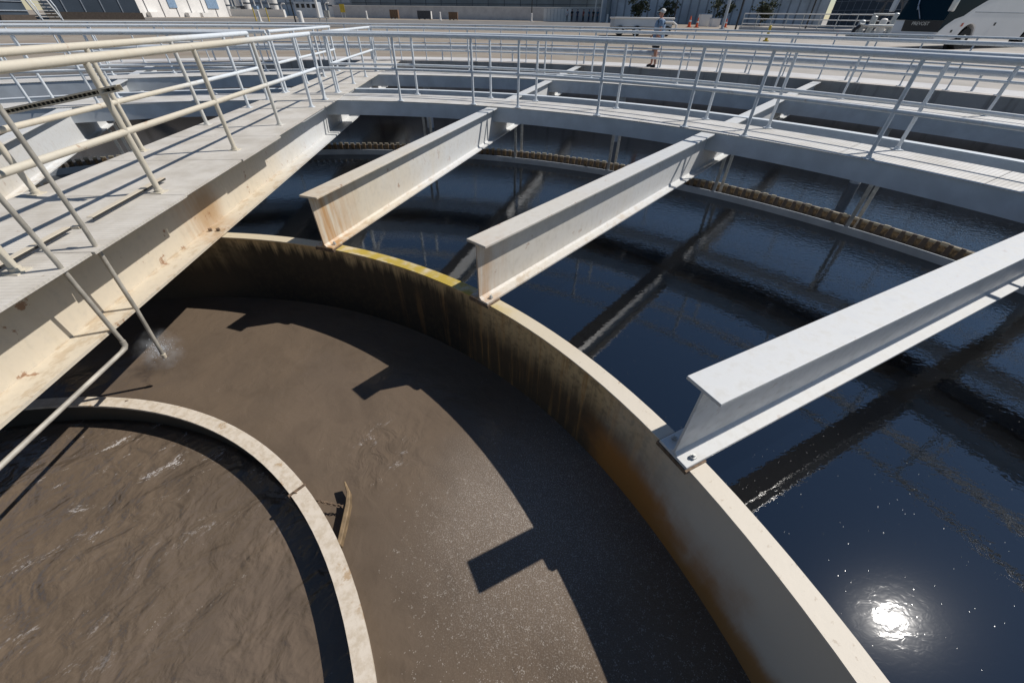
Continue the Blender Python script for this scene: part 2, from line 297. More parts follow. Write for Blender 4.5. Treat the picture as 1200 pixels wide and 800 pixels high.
# ------------------------------------------------------------------ mesh helper
class MB:
    def __init__(s): s.v = []; s.f = []; s.sm = []
    def quad(s, a, b, c, d):
        i = len(s.v); s.v += [Vector(a), Vector(b), Vector(c), Vector(d)]; s.f.append((i, i+1, i+2, i+3)); s.sm.append(False)
    def frame_box(s, c, ax, ay, az):     # half-axis vectors
        i = len(s.v)
        for sz in (-1, 1):
            for sx, sy in ((-1, -1), (1, -1), (1, 1), (-1, 1)): s.v.append(Vector(c)+sx*ax+sy*ay+sz*az)
        for q in ((0, 3, 2, 1), (4, 5, 6, 7), (0, 1, 5, 4), (1, 2, 6, 5), (2, 3, 7, 6), (3, 0, 4, 7)):
            s.f.append(tuple(i+k for k in q)); s.sm.append(False)
    def box(s, x0, x1, y0, y1, z0, z1):
        s.frame_box(((x0+x1)/2, (y0+y1)/2, (z0+z1)/2), Vector(((x1-x0)/2, 0, 0)), Vector((0, (y1-y0)/2, 0)), Vector((0, 0, (z1-z0)/2)))
    def bar(s, a, b, w, h, up=(0, 0, 1)):
        a, b = Vector(a), Vector(b); d = b-a; L = d.length; d.normalize()
        x = d.cross(Vector(up)); x.normalize(); z = x.cross(d)
        s.frame_box((a+b)/2, x*w/2, d*L/2, z*h/2)
    def tube(s, pts, r, n=10, cap=True):
        pts = [Vector(p) for p in pts]; rr = r if isinstance(r, (list, tuple)) else [r]*len(pts)
        i0 = len(s.v); prev = None
        for k, p in enumerate(pts):
            t = (pts[min(k+1, len(pts)-1)]-pts[max(k-1, 0)]).normalized()
            if prev is None:
                x = t.cross(Vector((0, 0, 1)));
                if x.length < .1: x = t.cross(Vector((1, 0, 0)))
            else: x = prev - t*prev.dot(t)
            x.normalize(); prev = x; y = t.cross(x)
            for q in range(n): a = 2*PI*q/n; s.v.append(p+rr[k]*(math.cos(a)*x+math.sin(a)*y))
        for k in range(len(pts)-1):
            for q in range(n):
                a = i0+k*n+q; b = i0+k*n+(q+1) % n; s.f.append((a, a+n, b+n, b)); s.sm.append(True)
        if cap:
            s.f.append(tuple(i0+q for q in range(n))); s.sm.append(False)
            e = i0+(len(pts)-1)*n; s.f.append(tuple(e+q for q in reversed(range(n)))); s.sm.append(False)
    def cyl(s, c, r, h, n=16, r2=None):
        c = Vector(c); s.tube([c, c+Vector((0, 0, h))], [r, r if r2 is None else r2], n)
    def ring(s, r0, r1, z0, z1, a0, a1, n, closed=False):
        i = len(s.v); m = n if closed else n+1
        for k in range(m):
            a = rad(a0+(a1-a0)*k/n); sx, cy = math.sin(a), math.cos(a)
            for r, z in ((r0, z0), (r1, z0), (r1, z1), (r0, z1)): s.v.append(Vector((r*sx, r*cy, z)))
        for k in range(n):
            A = i+4*k; B = i+4*((k+1) % m)
            for q in range(4): s.f.append((A+q, A+(q+1) % 4, B+(q+1) % 4, B+q)); s.sm.append(q in (1, 3))
        if not closed:
            s.f.append((i, i+3, i+2, i+1)); s.sm.append(False); e = i+4*n; s.f.append((e, e+1, e+2, e+3)); s.sm.append(False)
    def sphere(s, c, r, n=10, sc=(1, 1, 1)):
        c = Vector(c); i = len(s.v); m = n//2
        for a in range(m+1):
            th = PI*a/m
            for b in range(n):
                ph = 2*PI*b/n; s.v.append(c+Vector((r*sc[0]*math.sin(th)*math.cos(ph), r*sc[1]*math.sin(th)*math.sin(ph), r*sc[2]*math.cos(th))))
        for a in range(m):
            for b in range(n):
                A = i+a*n+b; B = i+a*n+(b+1) % n; s.f.append((A, A+n, B+n, B)); s.sm.append(True)
    def prism(s, poly, axis_from, axis_vec):   # polygon (3-D points) extruded along a vector
        i = len(s.v); n = len(poly); ev = Vector(axis_vec)
        for p in poly: s.v.append(Vector(p))
        for p in poly: s.v.append(Vector(p)+ev)
        s.f.append(tuple(i+k for k in range(n))); s.f.append(tuple(i+n+k for k in reversed(range(n)))); s.sm += [False]*2
        for k in range(n): s.f.append((i+k, i+n+k, i+n+(k+1) % n, i+(k+1) % n)); s.sm.append(False)
    def build(s, name, mat, parent=None, loc=None, fix=True, bevel=0):
        me = bpy.data.meshes.new(name); off = Vector(loc) if loc else Vector((0, 0, 0))
        if parent and not loc and parent.get('_w'): off = parent.location.copy()
        me.from_pydata([tuple(v-off) for v in s.v], [], s.f); me.update()
        me.polygons.foreach_set('use_smooth', s.sm)
        if fix:
            b = bmesh.new(); b.from_mesh(me); bmesh.ops.recalc_face_normals(b, faces=b.faces); b.to_mesh(me); b.free()
        me.set_sharp_from_angle(angle=rad(38))
        me.materials.append(mat)
        o = bpy.data.objects.new(name, me); COL.objects.link(o)
        if parent: o.parent = parent
        elif loc: o.location = loc
        if bevel:
            md = o.modifiers.new('bevel', 'BEVEL'); md.width = bevel; md.segments = 2; md.limit_method = 'ANGLE'
        return o
def tag(o, label=None, cat=None, group=None, kind=None):
    if label: o['label'] = label
    if cat: o['category'] = cat
    if group: o['group'] = group
    if kind: o['kind'] = kind
    return o
def thing(name, label, cat, loc=(0, 0, 0), rz=0.0, group=None, world=True):
    """Empty at the thing's base; with world=True its parts are given in world coordinates"""
    o = bpy.data.objects.new(name, None); COL.objects.link(o); o.location = loc; o.rotation_euler = (0, 0, rz); o.empty_display_size = .2
    tag(o, label, cat, group)
    if world and rz == 0: o['_w'] = 1
    return o
def copy_tree(o, parent=None):
    c = o.copy(); COL.objects.link(c); c.parent = parent
    for ch in [q for q in bpy.data.objects if q.parent == o]: copy_tree(ch, c)
    return c
def pol(r, az, z=0.0): a = rad(az); return Vector((r*math.sin(a), r*math.cos(a), z))
bd = Vector((math.sin(rad(AZ_BRIDGE)), math.cos(rad(AZ_BRIDGE)), 0)); bv = Vector((bd.y, -bd.x, 0))
def BR(along, lat, z=0.0): return bd*along+bv*lat+Vector((0, 0, z))
def gz(D):
    if D < 24: return 0.0
    return .65*min(1, (D-24)/61)+(0 if D < 85 else .11*min(1, (D-85)/32))
def G(x, y, dz=0.0): return Vector((x, y, gz(math.hypot(x, y))+dz))
def rotz(v, a): return Vector((v[0]*math.cos(a)-v[1]*math.sin(a), v[0]*math.sin(a)+v[1]*math.cos(a), v[2]))

WZ = -1.48
# ------------------------------------------------------------------ setting: ground, road, water
def sheet(name, radii, mat, dz, a0=0, a1=360, n=144, zf=None):
    m = MB(); full = a1-a0 >= 360; cnt = n if full else n+1
    for r in radii:
        for k in range(cnt):
            p = pol(r, a0+(a1-a0)*k/n); p.z = (zf(r) if zf else gz(r))+dz; m.v.append(p)
    for i in range(len(radii)-1):
        for k in range(n):
            a, b = i*cnt+k, i*cnt+(k+1) % cnt; m.f.append((a, b, b+cnt, a+cnt)); m.sm.append(True)
    o = m.build(name, mat); tag(o, kind='structure'); return o
sheet('ground', [20.3, 22, 24, 30, 38, 48, 60, 72, 85, 100, 117, 160, 300, 800, 3000], P['ground'], -.01)
sheet('road', [55, 60, 66, 72, 80, 85, 90], P['asphalt'], .03, -62, 16)
sheet('pavement', [20.36, 21.2, 22.0], P['conc'], .004)
o = sheet('clarified_water', [5.40, 6.5, 8, 10, 12.4], P['clear'], 0, zf=lambda r: WZ)
o = sheet('water', [13.25, 15, 17, 20.05], P['clear'], 0, zf=lambda r: WZ)
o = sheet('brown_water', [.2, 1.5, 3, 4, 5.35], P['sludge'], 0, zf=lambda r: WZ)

# ------------------------------------------------------------------ tank wall, ring wall, inner ring
t = MB(); t.ring(20.0, 20.34, -4, .02, 0, 360, 180, True)
o = t.build('tank_wall', P['tankwall']); tag(o, 'round concrete outer wall of the tank, dark stained inside', 'wall')
wl = thing('ring_wall', 'curved stained steel wall holding brown water, beam ends resting on its lip', 'tank wall', pol(5.38, 40, WZ))
t = MB(); t.ring(5.345, 5.425, -3.2, -.632, 0, 360, 200, True); t.build('wall_plate', P['wall'], wl)
t = MB(); t.ring(5.318, 5.447, -.630, -.612, 0, 360, 200, True); t.build('top_lip', P['wall'], wl)
rg = thing('baffle_ring', 'low cream flaking ring around the churning brown water at lower left', 'ring', pol(3.33, 40, WZ))
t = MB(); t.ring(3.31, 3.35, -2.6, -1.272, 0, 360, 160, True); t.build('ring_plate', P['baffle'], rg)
t = MB(); t.ring(3.278, 3.383, -1.27, -1.25, 0, 360, 160, True); t.build('top_flange', P['baffle'], rg)

# ------------------------------------------------------------------ radial beams
R0 = 5.29
def make_beam(L, depth, ends, w=.22, wt=.014, ft=.022, mat=None, base=True):
    mat = mat or P['beam']; zt = -.02; zb = zt-depth
    e = thing('radial_beam', None, None, world=False)
    t = MB(); t.box(-w/2, w/2, 0, L, zt-ft, zt); t.build('top_flange', mat, e, bevel=.003)
    t = MB(); t.box(-wt/2, wt/2, .004, L-.004, zb+ft+.0005, zt-ft-.0005)
    for s in (-1, 1):   # rolled fillets
        t.prism([(s*wt/2, .004, zb+ft+.0005), (s*(wt/2+.022), .004, zb+ft+.0005), (s*wt/2, .004, zb+ft+.022)], None, (0, L-.008, 0))
    t.build('web', mat, e)
    t = MB(); t.box(-w/2, w/2, 0, L, zb, zb+ft); t.build('bottom_flange', mat, e, bevel=.003)
    if base:
        t = MB(); t.box(-.121, .121, -.006, .16, zb-.029, zb-.001); t.build('bearing_plate', P['rusty'], e)
        for s in (-1, 1):
            t = MB(); t.cyl((s*.075, .085, zb+ft), .019, .018, 6); t.cyl((s*.075, .085, zb+ft+.018), .010, .016, 8); t.build('bolt', P['galv'], e)
    return e
beam_labels = {
    1: 'cream rust-stained I-beam nearest the footbridge, its end on the ring wall',
    2: 'pale I-beam in the middle with brown rust streaks down its cut end',
    3: 'clean white I-beam running off the right edge of the photo',
    4: 'white I-beam past the right edge, fourth from the footbridge',
    -1: 'white I-beam seen through the cream rails just left of the footbridge',
    -2: 'white I-beam far left beyond the footbridge, second from it',
    -3: 'I-beam at the far left edge, third from the footbridge'}
proto = make_beam(7.10, .58, (4.72, 4.95))
first = True
for k in (1, 2, 3, 4, -1, -2):
    o = proto if first else copy_tree(proto); first = False
    o.location = pol(R0, AZB[k % 16]); o.rotation_euler.z = -rad(AZB[k % 16])
    tag(o, beam_labels[k], 'steel beam', 'radial I-beams over the water')
out_labels = {1: 'outer beam in line with the cream rust-stained I-beam, crossing the gap to the second walkway',
              2: 'outer beam in line with the middle I-beam, crossing the gap to the second walkway',
              3: 'outer beam in line with the clean white I-beam at right, crossing to the second walkway',
              4: 'outer beam beyond the right edge leading to the second walkway',
              -1: 'outer beam just left of the footbridge, crossing to the second walkway',
              -2: 'outer beam second to the left of the footbridge, crossing to the second walkway'}
edge_labels = {k: v.replace('outer beam', 'last short beam').replace('crossing the gap to the second walkway', 'from the second walkway to the tank wall').replace('crossing to the second walkway', 'from the second walkway to the tank wall').replace('leading to the second walkway', 'leading to the tank wall') for k, v in out_labels.items()}
p2 = make_beam(4.36, .50, (2.7, 2.95), base=False); p2.name = 'outer_beam'
p3 = make_beam(2.88, .36, (), base=False); p3.name = 'outer_beam'
for pp, rr, lab, gname in ((p2, 12.56, out_labels, 'beams between the two ring walkways'), (p3, 17.09, edge_labels, 'beams from the second walkway to the wall')):
    first = True
    for k in (1, 2, 3, -1, -2):
        o = pp if first else copy_tree(pp); first = False
        o.location = pol(rr, AZB[k % 16]); o.rotation_euler.z = -rad(AZB[k % 16])
        tag(o, lab[k], 'steel beam', gname)

# ------------------------------------------------------------------ ring walkways and their outer ring beams
A0, A1 = -72, 92
def walkway(name, label, ri, ro, inner_depth):
    e = thing(name, label, 'walkway', pol(ri, 20))
    t = MB(); a = A0; step = math.degrees(1.52/ri)
    while a < A1:
        t.ring(ri-.012, ro, -.011, 0, a, a+step-math.degrees(.008/ri), 10); a += step
    t.build('deck', P['deck'], e)
    t = MB(); t.ring(ri, ri+.012, -inner_depth, -.013, A0, A1, 150); t.ring(ri+.013, ri+.09, -inner_depth, -inner_depth+.012, A0, A1, 150)
    t.build('inner_channel', P['channel'], e)
    t = MB(); t.ring(ro-.014, ro-.002, -inner_depth, -.013, A0, A1, 150); t.ring(ro-.09, ro-.015, -inner_depth, -inner_depth+.012, A0, A1, 150)
    t.build('outer_channel', P['channel'], e)
    if ri > 15:
        for k in range(-2, 4):
            for da in (8.0,):
                p = pol(ri+.25, AZ_BRIDGE+22.5*k+da, -3); t = MB(); t.tube([p, p+Vector((0, 0, 2.705))], .11, 12); t.build('column', P['channel'], e, fix=False)
    return e
walkway('ring_walkway', 'curved grey walkway crossed by the white I-beams, nearest of the two', 10.70, 11.68, .275)
walkway('ring_walkway', 'second curved walkway further out, partly hidden by the nearer railings', 15.40, 16.35, .30)
for r0, lab in ((12.40, 'thin white-topped curved beam just behind the nearer ring walkway'), (16.92, 'thin white-topped curved beam just behind the second ring walkway')):
    e = thing('ring_beam', lab, 'curved beam', pol(r0, 20), group='white ring beams behind the walkways')
    t = MB(); t.ring(r0, r0+.15, -.022, -.006, A0, A1, 170); t.build('top_flange', P['rail'], e)
    t = MB(); t.ring(r0+.002, r0+.014, -.24, -.023, A0, A1, 170); t.build('web', P['channel'], e)
    t = MB(); t.ring(r0+.002, r0+.14, -.255, -.241, A0, A1, 170); t.build('bottom_flange', P['channel'], e)

# ------------------------------------------------------------------ weir trough: scum baffle, notched plate, launder, hangers
wr = thing('weir_trough', 'curved overflow trough with rusty notched weir plate hung over the clear water', 'weir', pol(12.25, 35, WZ))
t = MB(); t.ring(12.235, 12.250, -1.80, -1.355, A0, A1, 170); t.build('scum_baffle', P['channel'], wr)
n = N('weir_scale'); k = n.noise(22, None, 6, .7)
c = n.mix(n.ss(k, .4, .62), (.26, .17, .085), (.09, .055, .028)); c = n.mix(n.ss(n.ma('ADD', n.xyz()[2], n.ma('MULTIPLY', k, .03)), -1.29, -1.25), c, (.45, .39, .29)); c = n.mix(n.ss(n.xyz()[2], -1.35, -1.43), c, (.03, .022, .015))
P['weir'] = n.done(n.bsdf(c, .8, 0, n.bump(k, .6, .01)))
rj = random.Random(11); t = MB(); pitch = math.degrees(.155/12.5); a = A0
t.ring(12.50, 12.512, -1.62, -1.455, A0, A1, 170)
while a < A1:
    jz = rj.uniform(-.016, .008); jw = rj.uniform(-.006, .005)
    if True:
        pts = []
        for (dz, wl_) in ((-1.456, .030), (-1.385, .036+jw), (-1.245+jz, .047+jw)): pts.append((dz, math.degrees(wl_/12.5)))
        poly = [pol(12.499, a-w_, z) for z, w_ in pts]+[pol(12.499, a+w_, z) for z, w_ in reversed(pts)]
        t.prism(poly, None, pol(.022, a))
    a += pitch
t.build('weir_plate', P['weir'], wr)
n = N('launder_water'); P['lw'] = n.done(n.bsdf((.006, .007, .006), .05, 0, n.bump(n.noise(9), 1, .006), IOR=1.33))
t = MB(); t.ring(12.53, 12.56, -2.2, -1.46, A0, A1, 150); t.ring(13.22, 13.25, -2.2, -1.465, A0, A1, 150); t.ring(12.56, 13.22, -2.2, -2.15, A0, A1, 150)
t.build('launder', P['tankwall'], wr)
t = MB(); t.ring(12.41, 13.219, -1.66, -1.655, A0, A1, 120); t.build('launder_water', P['lw'], wr)
for j in range(-6, 9):
    az = AZ_BRIDGE+11.25*j
    if abs(az-AZ_BRIDGE) < 2: continue
    for r, top, bot in ((12.268, -.25 if j % 2 else -.604, -1.50), (12.80, -.30 if j % 2 else -.604, -1.60)):
        t = MB(); p = pol(r, az); q = pol(1, az); t.frame_box((p.x, p.y, (top+bot)/2), q*.006, Vector((q.y, -q.x, 0))*.030, Vector((0, 0, (top-bot)/2)))
        t.build('hanger', P['galv'], wr)
    t = MB(); a_, b_ = pol(12.2, az, -.60 if j % 2 == 0 else -.262), pol(12.86, az, -.60 if j % 2 == 0 else -.262)
    t.bar(a_, b_, .08, .012); t.build('hanger_plate', P['galv'], wr)

# ------------------------------------------------------------------ footbridge
br = thing('footbridge', 'cream steel footbridge with deep rust-stained girder leading out from lower left', 'footbridge', BR(2.0, 0))
for s, lat in ((1, .50), (-1, -.58)):
    for a0, a1, dp in ((1.2, 12.39, .58), (12.58, 19.98, .50)):
        t = MB(); hw = .24 if a0 < 5 else .16
        def bb(a, b, l0, l1, z0, z1): t.frame_box(BR((a+b)/2, (l0+l1)/2, (z0+z1)/2), bd*((b-a)/2), bv*((l1-l0)/2), Vector((0, 0, (z1-z0)/2)))
        zt = -.02
        bb(a0, a1, lat-hw, lat+hw, zt-.026, zt); bb(a0+.002, a1-.002, lat-.010, lat+.010, zt-dp+.0265, zt-.0265); bb(a0, a1, lat-hw, lat+hw, zt-dp, zt-dp+.026)
        t.build('girder', P['bridge'], br)
t = MB(); a = 1.2
while a < 20.3:
    b = min(a+1.24, 20.3); lat1 = (.835 if a < 6.6 else .775)+random.uniform(-.02, .02)
    t.frame_box(BR((a+b)/2-.003, (lat1-.775)/2, -.005), bd*((b-a)/2-.004), bv*((lat1+.775)/2), Vector((0, 0, .0105))); a += 1.24
t.build('deck', P['bdeck'], br)
for a in (2.6, 4.6, 6.6, 8.6, 10.3, 14.2, 18.2):
    t = MB(); t.bar(BR(a, -.565, -.33), BR(a, .485, -.33), .10, .16); t.build('cross_brace', P['bridge'], br)
t = MB(); t.bar(BR(5.335, .52, -.626), BR(5.335, .70, -.626), .26, .022); t.build('bearing_plate', P['rusty'], br)
for lt in (.58, .67):
    t = MB(); t.cyl(BR(5.36, lt, -.572), .02, .03, 6); t.build('bolt', P['rusty'], br)

# ------------------------------------------------------------------ handrails
TOP, MID = 1.105, .555
def handrail(label, cat_pts, post_pts, rt, rm, rp, mat, group, base=0.0, splice=True):
    p0 = post_pts[0] if post_pts else cat_pts[0]
    e = thing('handrail', label, 'handrail', (p0.x, p0.y, base), group=group)
    for nm, z, r in (('top_rail', TOP, rt), ('mid_rail', MID, rm)):
        t = MB(); t.tube([Vector((p.x, p.y, base+z)) for p in cat_pts], r, 12); t.build(nm, mat, e, fix=False)
    for p in post_pts:
        t = MB(); t.tube([Vector((p.x, p.y, base+.012)), Vector((p.x, p.y, base+TOP-rt*.6))], rp, 10); t.build('post', mat, e, fix=False)
        t = MB(); t.frame_box((p.x, p.y, base+.008), Vector((.055, 0, 0)), Vector((0, .055, 0)), Vector((0, 0, .006))); t.cyl((p.x, p.y, base+.012), rp*1.35, .03, 10)
        t.build('post_base', mat, e)
    return e
def arc(r, a0, a1, step=1.2): n = max(2, int((a1-a0)/step)); return [pol(r, a0+(a1-a0)*i/n) for i in range(n+1)]
pat = (20.65, 29.4, 38.0)
def posts_between(a0, a1, shift=0.0, extra=()):
    out = [a for k in range(-5, 6) for a in (q+22.5*k+shift for q in pat) if a0+.8 < a < a1-.3]
    return sorted([a0]+out+[a1]+list(extra))
GR = 'railings along the ring walkways'
ri, ro = 10.745, 11.64
def railing(label, r, a0, a1, shift, rt=.036, rm=.025, rp=.0245):
    return handrail(label, arc(r, a0, a1), [pol(r, a) for a in posts_between(a0, a1, shift)], rt, rm, rp, P['rail'], GR)
railing('pale grey railing on the near edge of the nearer ring walkway, right of the footbridge', ri, -1.85, 90, 0)
railing('pale grey railing on the far edge of the nearer ring walkway, right of the footbridge', ro, -2.05, 90, .4)
railing('pale grey railing on the near edge of the nearer ring walkway, left of the footbridge', ri, -72, -8.1, 0)
railing('pale grey railing on the far edge of the nearer ring walkway, left of the footbridge', ro, -72, -7.9, .4)
railing('thin railing on the second ring walkway, right of the footbridge', 16.31, -2.7, 88, 1.0)
railing('thin railing on the second ring walkway, left of the footbridge', 16.31, -70, -7.0, 1.0)
GB = 'cream railings of the footbridge'
def brail(label, lat, a0, a1, posts, rt=.036):
    n = max(2, int((a1-a0)/.8))
    return handrail(label, [BR(a0+(a1-a0)*i/n, lat) for i in range(n+1)], [BR(a, lat) for a in posts], rt, .028, .027, P['rail'], GB)
brail('cream painted railing on the right side of the footbridge, over the deep girder', .535, 2.2, 10.70, (3.4, 5.0, 6.62, 8.17, 9.8, 10.66))
brail('cream painted railing on the left side of the footbridge', -.63, 2.2, 10.70, (3.4, 5.0, 6.62, 8.22, 9.75, 10.66))
brail('right railing of the footbridge between the two ring walkways', .545, 11.72, 16.30, (11.75, 13.2, 14.7, 16.2), .032)
brail('left railing of the footbridge between the two ring walkways', -.64, 11.72, 16.30, (11.75, 13.2, 14.7, 16.2), .032)
pm = handrail('thin perimeter railing on top of the round tank wall', arc(20.17, -62, 80, 1.5), [pol(20.17, -62+i*5.68/2) for i in range(51)], .024, .02, .02, P['rail'], None, base=.02)

sp_ = MB(); sp_.tube([Vector((q.x, q.y, .42)) for q in arc(20.75, -64, 84, 1.2)], .075, 12); [sp_.cyl(pol(20.75, -62+8*i_), .03, .36, 8) for i_ in range(18)]; o = sp_.build('service_pipe', P['channel'], fix=False); tag(o, 'long grey service pipe running round outside the tank wall', 'pipe')
# raised strips on the bridge deck, each with a painted edge shadow, strut clamped across the rails
for a0, a1, lab in ((4.25, 5.32, 'raised cream steel strip lying on the footbridge deck beside the second cream post'), (3.1, 4.05, 'shorter raised cream strip nearest the left edge of the photo on the deck')):
    e = thing('raised_strip', lab, 'steel strip', BR(a0, .43, .03), group='steel strips on the bridge deck')
    t = MB(); t.bar(BR(a0, .43, .052), BR(a1, .40, .052), .05, .006); t.build('strip_plate', P['bridge'], e)
    t = MB(); t.bar(BR(a0, .452, .040), BR(a1, .422, .040), .005, .018); t.build('edge_shadow', P['dark'], e)  # shadow line along the strip's right edge, drawn as a thin black bar
st = thing('channel_strut', 'perforated channel strut fixed across the cream rails above the bridge deck', 'strut', BR(5.17, -.5, .69))
A_, B_ = BR(5.14, -.54, .69), BR(4.97, .72, .905)
t = MB(); up = Vector((0, 0, 1)); dv = (B_-A_).normalized(); sx = dv.cross(up).normalized(); uz = sx.cross(dv)
t.bar(A_+uz*.022, B_+uz*.022, .045, .004, uz); t.bar(A_-uz*.022, B_-uz*.022, .045, .004, uz); t.bar(A_-sx*.021, B_-sx*.021, .003, .040, uz)
t.bar(A_+uz*.017+sx*.021, B_+uz*.017+sx*.021, .003, .010, uz); t.bar(A_-uz*.017+sx*.021, B_-uz*.017+sx*.021, .003, .010, uz)
t.build('channel', P['rail'], st)
t = MB(); L = (B_-A_).length; q = .05
while q < L-.06: c = A_+dv*q; t.frame_box(c-sx*.018, dv*.015, sx*.001, uz*.012); q += .050
t.build('slot', P['dark'], st)

# spray pipes hung off the bridge
GP = 'spray pipes hung from the footbridge'
e = thing('spray_pipe', 'thin vertical spray pipe ending in a nozzle just above the brown water', 'pipe', BR(3.77, .68, -1.15), group=GP)
t = MB(); t.tube([BR(3.82, .79, 1.30), BR(3.78, .795, .17), BR(3.77, .74, -.6), BR(3.77, .675, -1.12)], .0165, 10); t.build('riser', P['pipe'], e, fix=False)
t = MB(); t.tube([BR(3.77, .678, -1.11), BR(3.77, .672, -1.155)], [.021, .019], 10); t.build('nozzle', P['bridge'], e)
t = MB(); t.frame_box(BR(3.78, .755, .165), bd*.024, bv*.028, Vector((0, 0, .010))); t.build('clamp', P['bridge'], e)
e = thing('spray_pipe', 'bent spray pipe with an elbow turning back under the girder at the left edge', 'pipe', BR(3.46, .75, -.76), group=GP)
t = MB(); t.tube([BR(3.40, .80, 1.25), BR(3.43, .80, .08), BR(3.46, .765, -.70)], .0165, 10); t.build('riser', P['pipe'], e, fix=False)
t = MB(); t.tube([BR(3.46, .765, -.69), BR(3.458, .762, -.735), BR(3.44, .758, -.757), BR(3.40, .755, -.765), BR(1.4, .735, -.765)], [.021, .021, .021, .0175, .0175], 10); t.build('header', P['pipe'], e, fix=False)

# spray mist and droplets under the nozzle
n = N('spray_mist'); pv = n.new('ShaderNodeVolumePrincipled'); pv.inputs['Color'].default_value = (.95, .97, 1, 1)
MC = BR(4.02, .42, -1.27)
q = n.new('ShaderNodeVectorMath'); q.operation = 'DISTANCE'; n.set(q.inputs[0], n.scale(n.pos(), (1, 1, .8))); q.inputs[1].default_value = (MC.x, MC.y, MC.z*.8)
n.set(pv.inputs['Density'], n.ma('MULTIPLY', n.ma('MULTIPLY', n.ss(n.noise(11, None, 4), .38, .72), n.ss(q.outputs['Value'], .24, .03)), 4.0)); n.t.links.new(pv.outputs[0], n.out.inputs[1]); P['mist'] = n.m
e = thing('water_spray', 'small cloud of spray drifting beside the nozzle under the girder', 'spray', BR(3.9, .5, -1.46))
t = MB(); t.sphere(MC+Vector((0, 0, .02)), .25, 16, (1, 1, .9)); o = t.build('mist', P['mist'], e)
P['drop'] = mat_simple('droplet', (.62, .66, .72), .3)
t = MB(); rnd = random.Random(3)
for i in range(360):
    f = rnd.random()**.7; c = BR(3.775+.36*f, .665-.36*f, -1.15+.10*f-.34*f*f)+Vector((rnd.gauss(0, .07*f+.003), rnd.gauss(0, .07*f+.003), rnd.gauss(0, .06*f)))
    if c.z < WZ+.004: continue
    s = rnd.uniform(.0007, .0017); t.frame_box(c, Vector((s, 0, 0)), Vector((0, s, 0)), Vector((0, 0, s*2.2)))
o = t.build('droplets', P['drop'], e); o['kind'] = 'stuff'

# timber, chains
TIMB = [(2.446, 2.655, -1.37), (2.502, 2.572, -1.375), (2.526, 2.485, -1.38), (2.545, 2.320, -1.385), (2.556, 2.195, -1.39)]
tm = MB(); pts = [Vector(q) for q in TIMB]
i0 = len(tm.v)
for k, p in enumerate(pts):
    tt = (pts[min(k+1, 4)]-pts[max(k-1, 0)]).normalized(); sd_ = tt.cross(Vector((0, 0, 1))).normalized(); hw = (.006, .013, .017, .017, .015)[k]
    for a, b in ((-hw, -.055), (hw, -.055), (hw, .012), (-hw, .012)): tm.v.append(p+sd_*a+Vector((0, 0, b)))
for k in range(4):
    for q in range(4): tm.f.append((i0+4*k+q, i0+4*k+(q+1) % 4, i0+4*k+4+(q+1) % 4, i0+4*k+4+q)); tm.sm.append(False)
tm.f += [(i0, i0+1, i0+2, i0+3), (i0+16, i0+19, i0+18, i0+17)]; tm.sm += [False]*2
o = tm.build('timber', P['wood'], bevel=.006); tag(o, 'curved weathered timber floating chained outside the cream ring', 'timber')
def chain(label, a, b, sag, n):
    m = MB(); a, b = Vector(a), Vector(b)
    for i in range(n):
        f = (i+.5)/n; c = a.lerp(b, f)+Vector((0, 0, -sag*4*f*(1-f))); d = (b-a).normalized()
        s_ = d.cross(Vector((0, 0, 1))).normalized(); o_ = s_ if i % 2 else s_.cross(d)
        L = (b-a).length/n*.72
        m.tube([c+d*L*math.cos(q)+o_*.011*math.sin(q) for q in [2*PI*j/10 for j in range(11)]], .0036, 5, False)
    o = m.build('chain', P['rusty'], fix=False); tag(o, label, 'chain', 'chains on the cream ring'); return o
chain('rusty chain from the cream ring to the floating timber', pol(3.30, 40.9, -1.243), pol(3.52, 45.4, -1.40), .03, 16)
chain('short rusty chain on top of the cream ring under the girder', pol(3.30, 5.5, -1.243)+Vector((-.02, .05, 0)), pol(3.44, 6.6, -1.44), .02, 8)
o = None
t = MB(); p = pol(3.33, 40.9, -1.25); q = pol(1, 40.9); s_ = Vector((q.y, -q.x, 0))
t.frame_box(p+Vector((0, 0, .003)), q*.062, s_*.010, Vector((0, 0, .003))); t.frame_box(p-q*.064-Vector((0, 0, .045)), q*.003, s_*.010, Vector((0, 0, .05)))
t.build('hook_bracket', P['rusty'], rg)

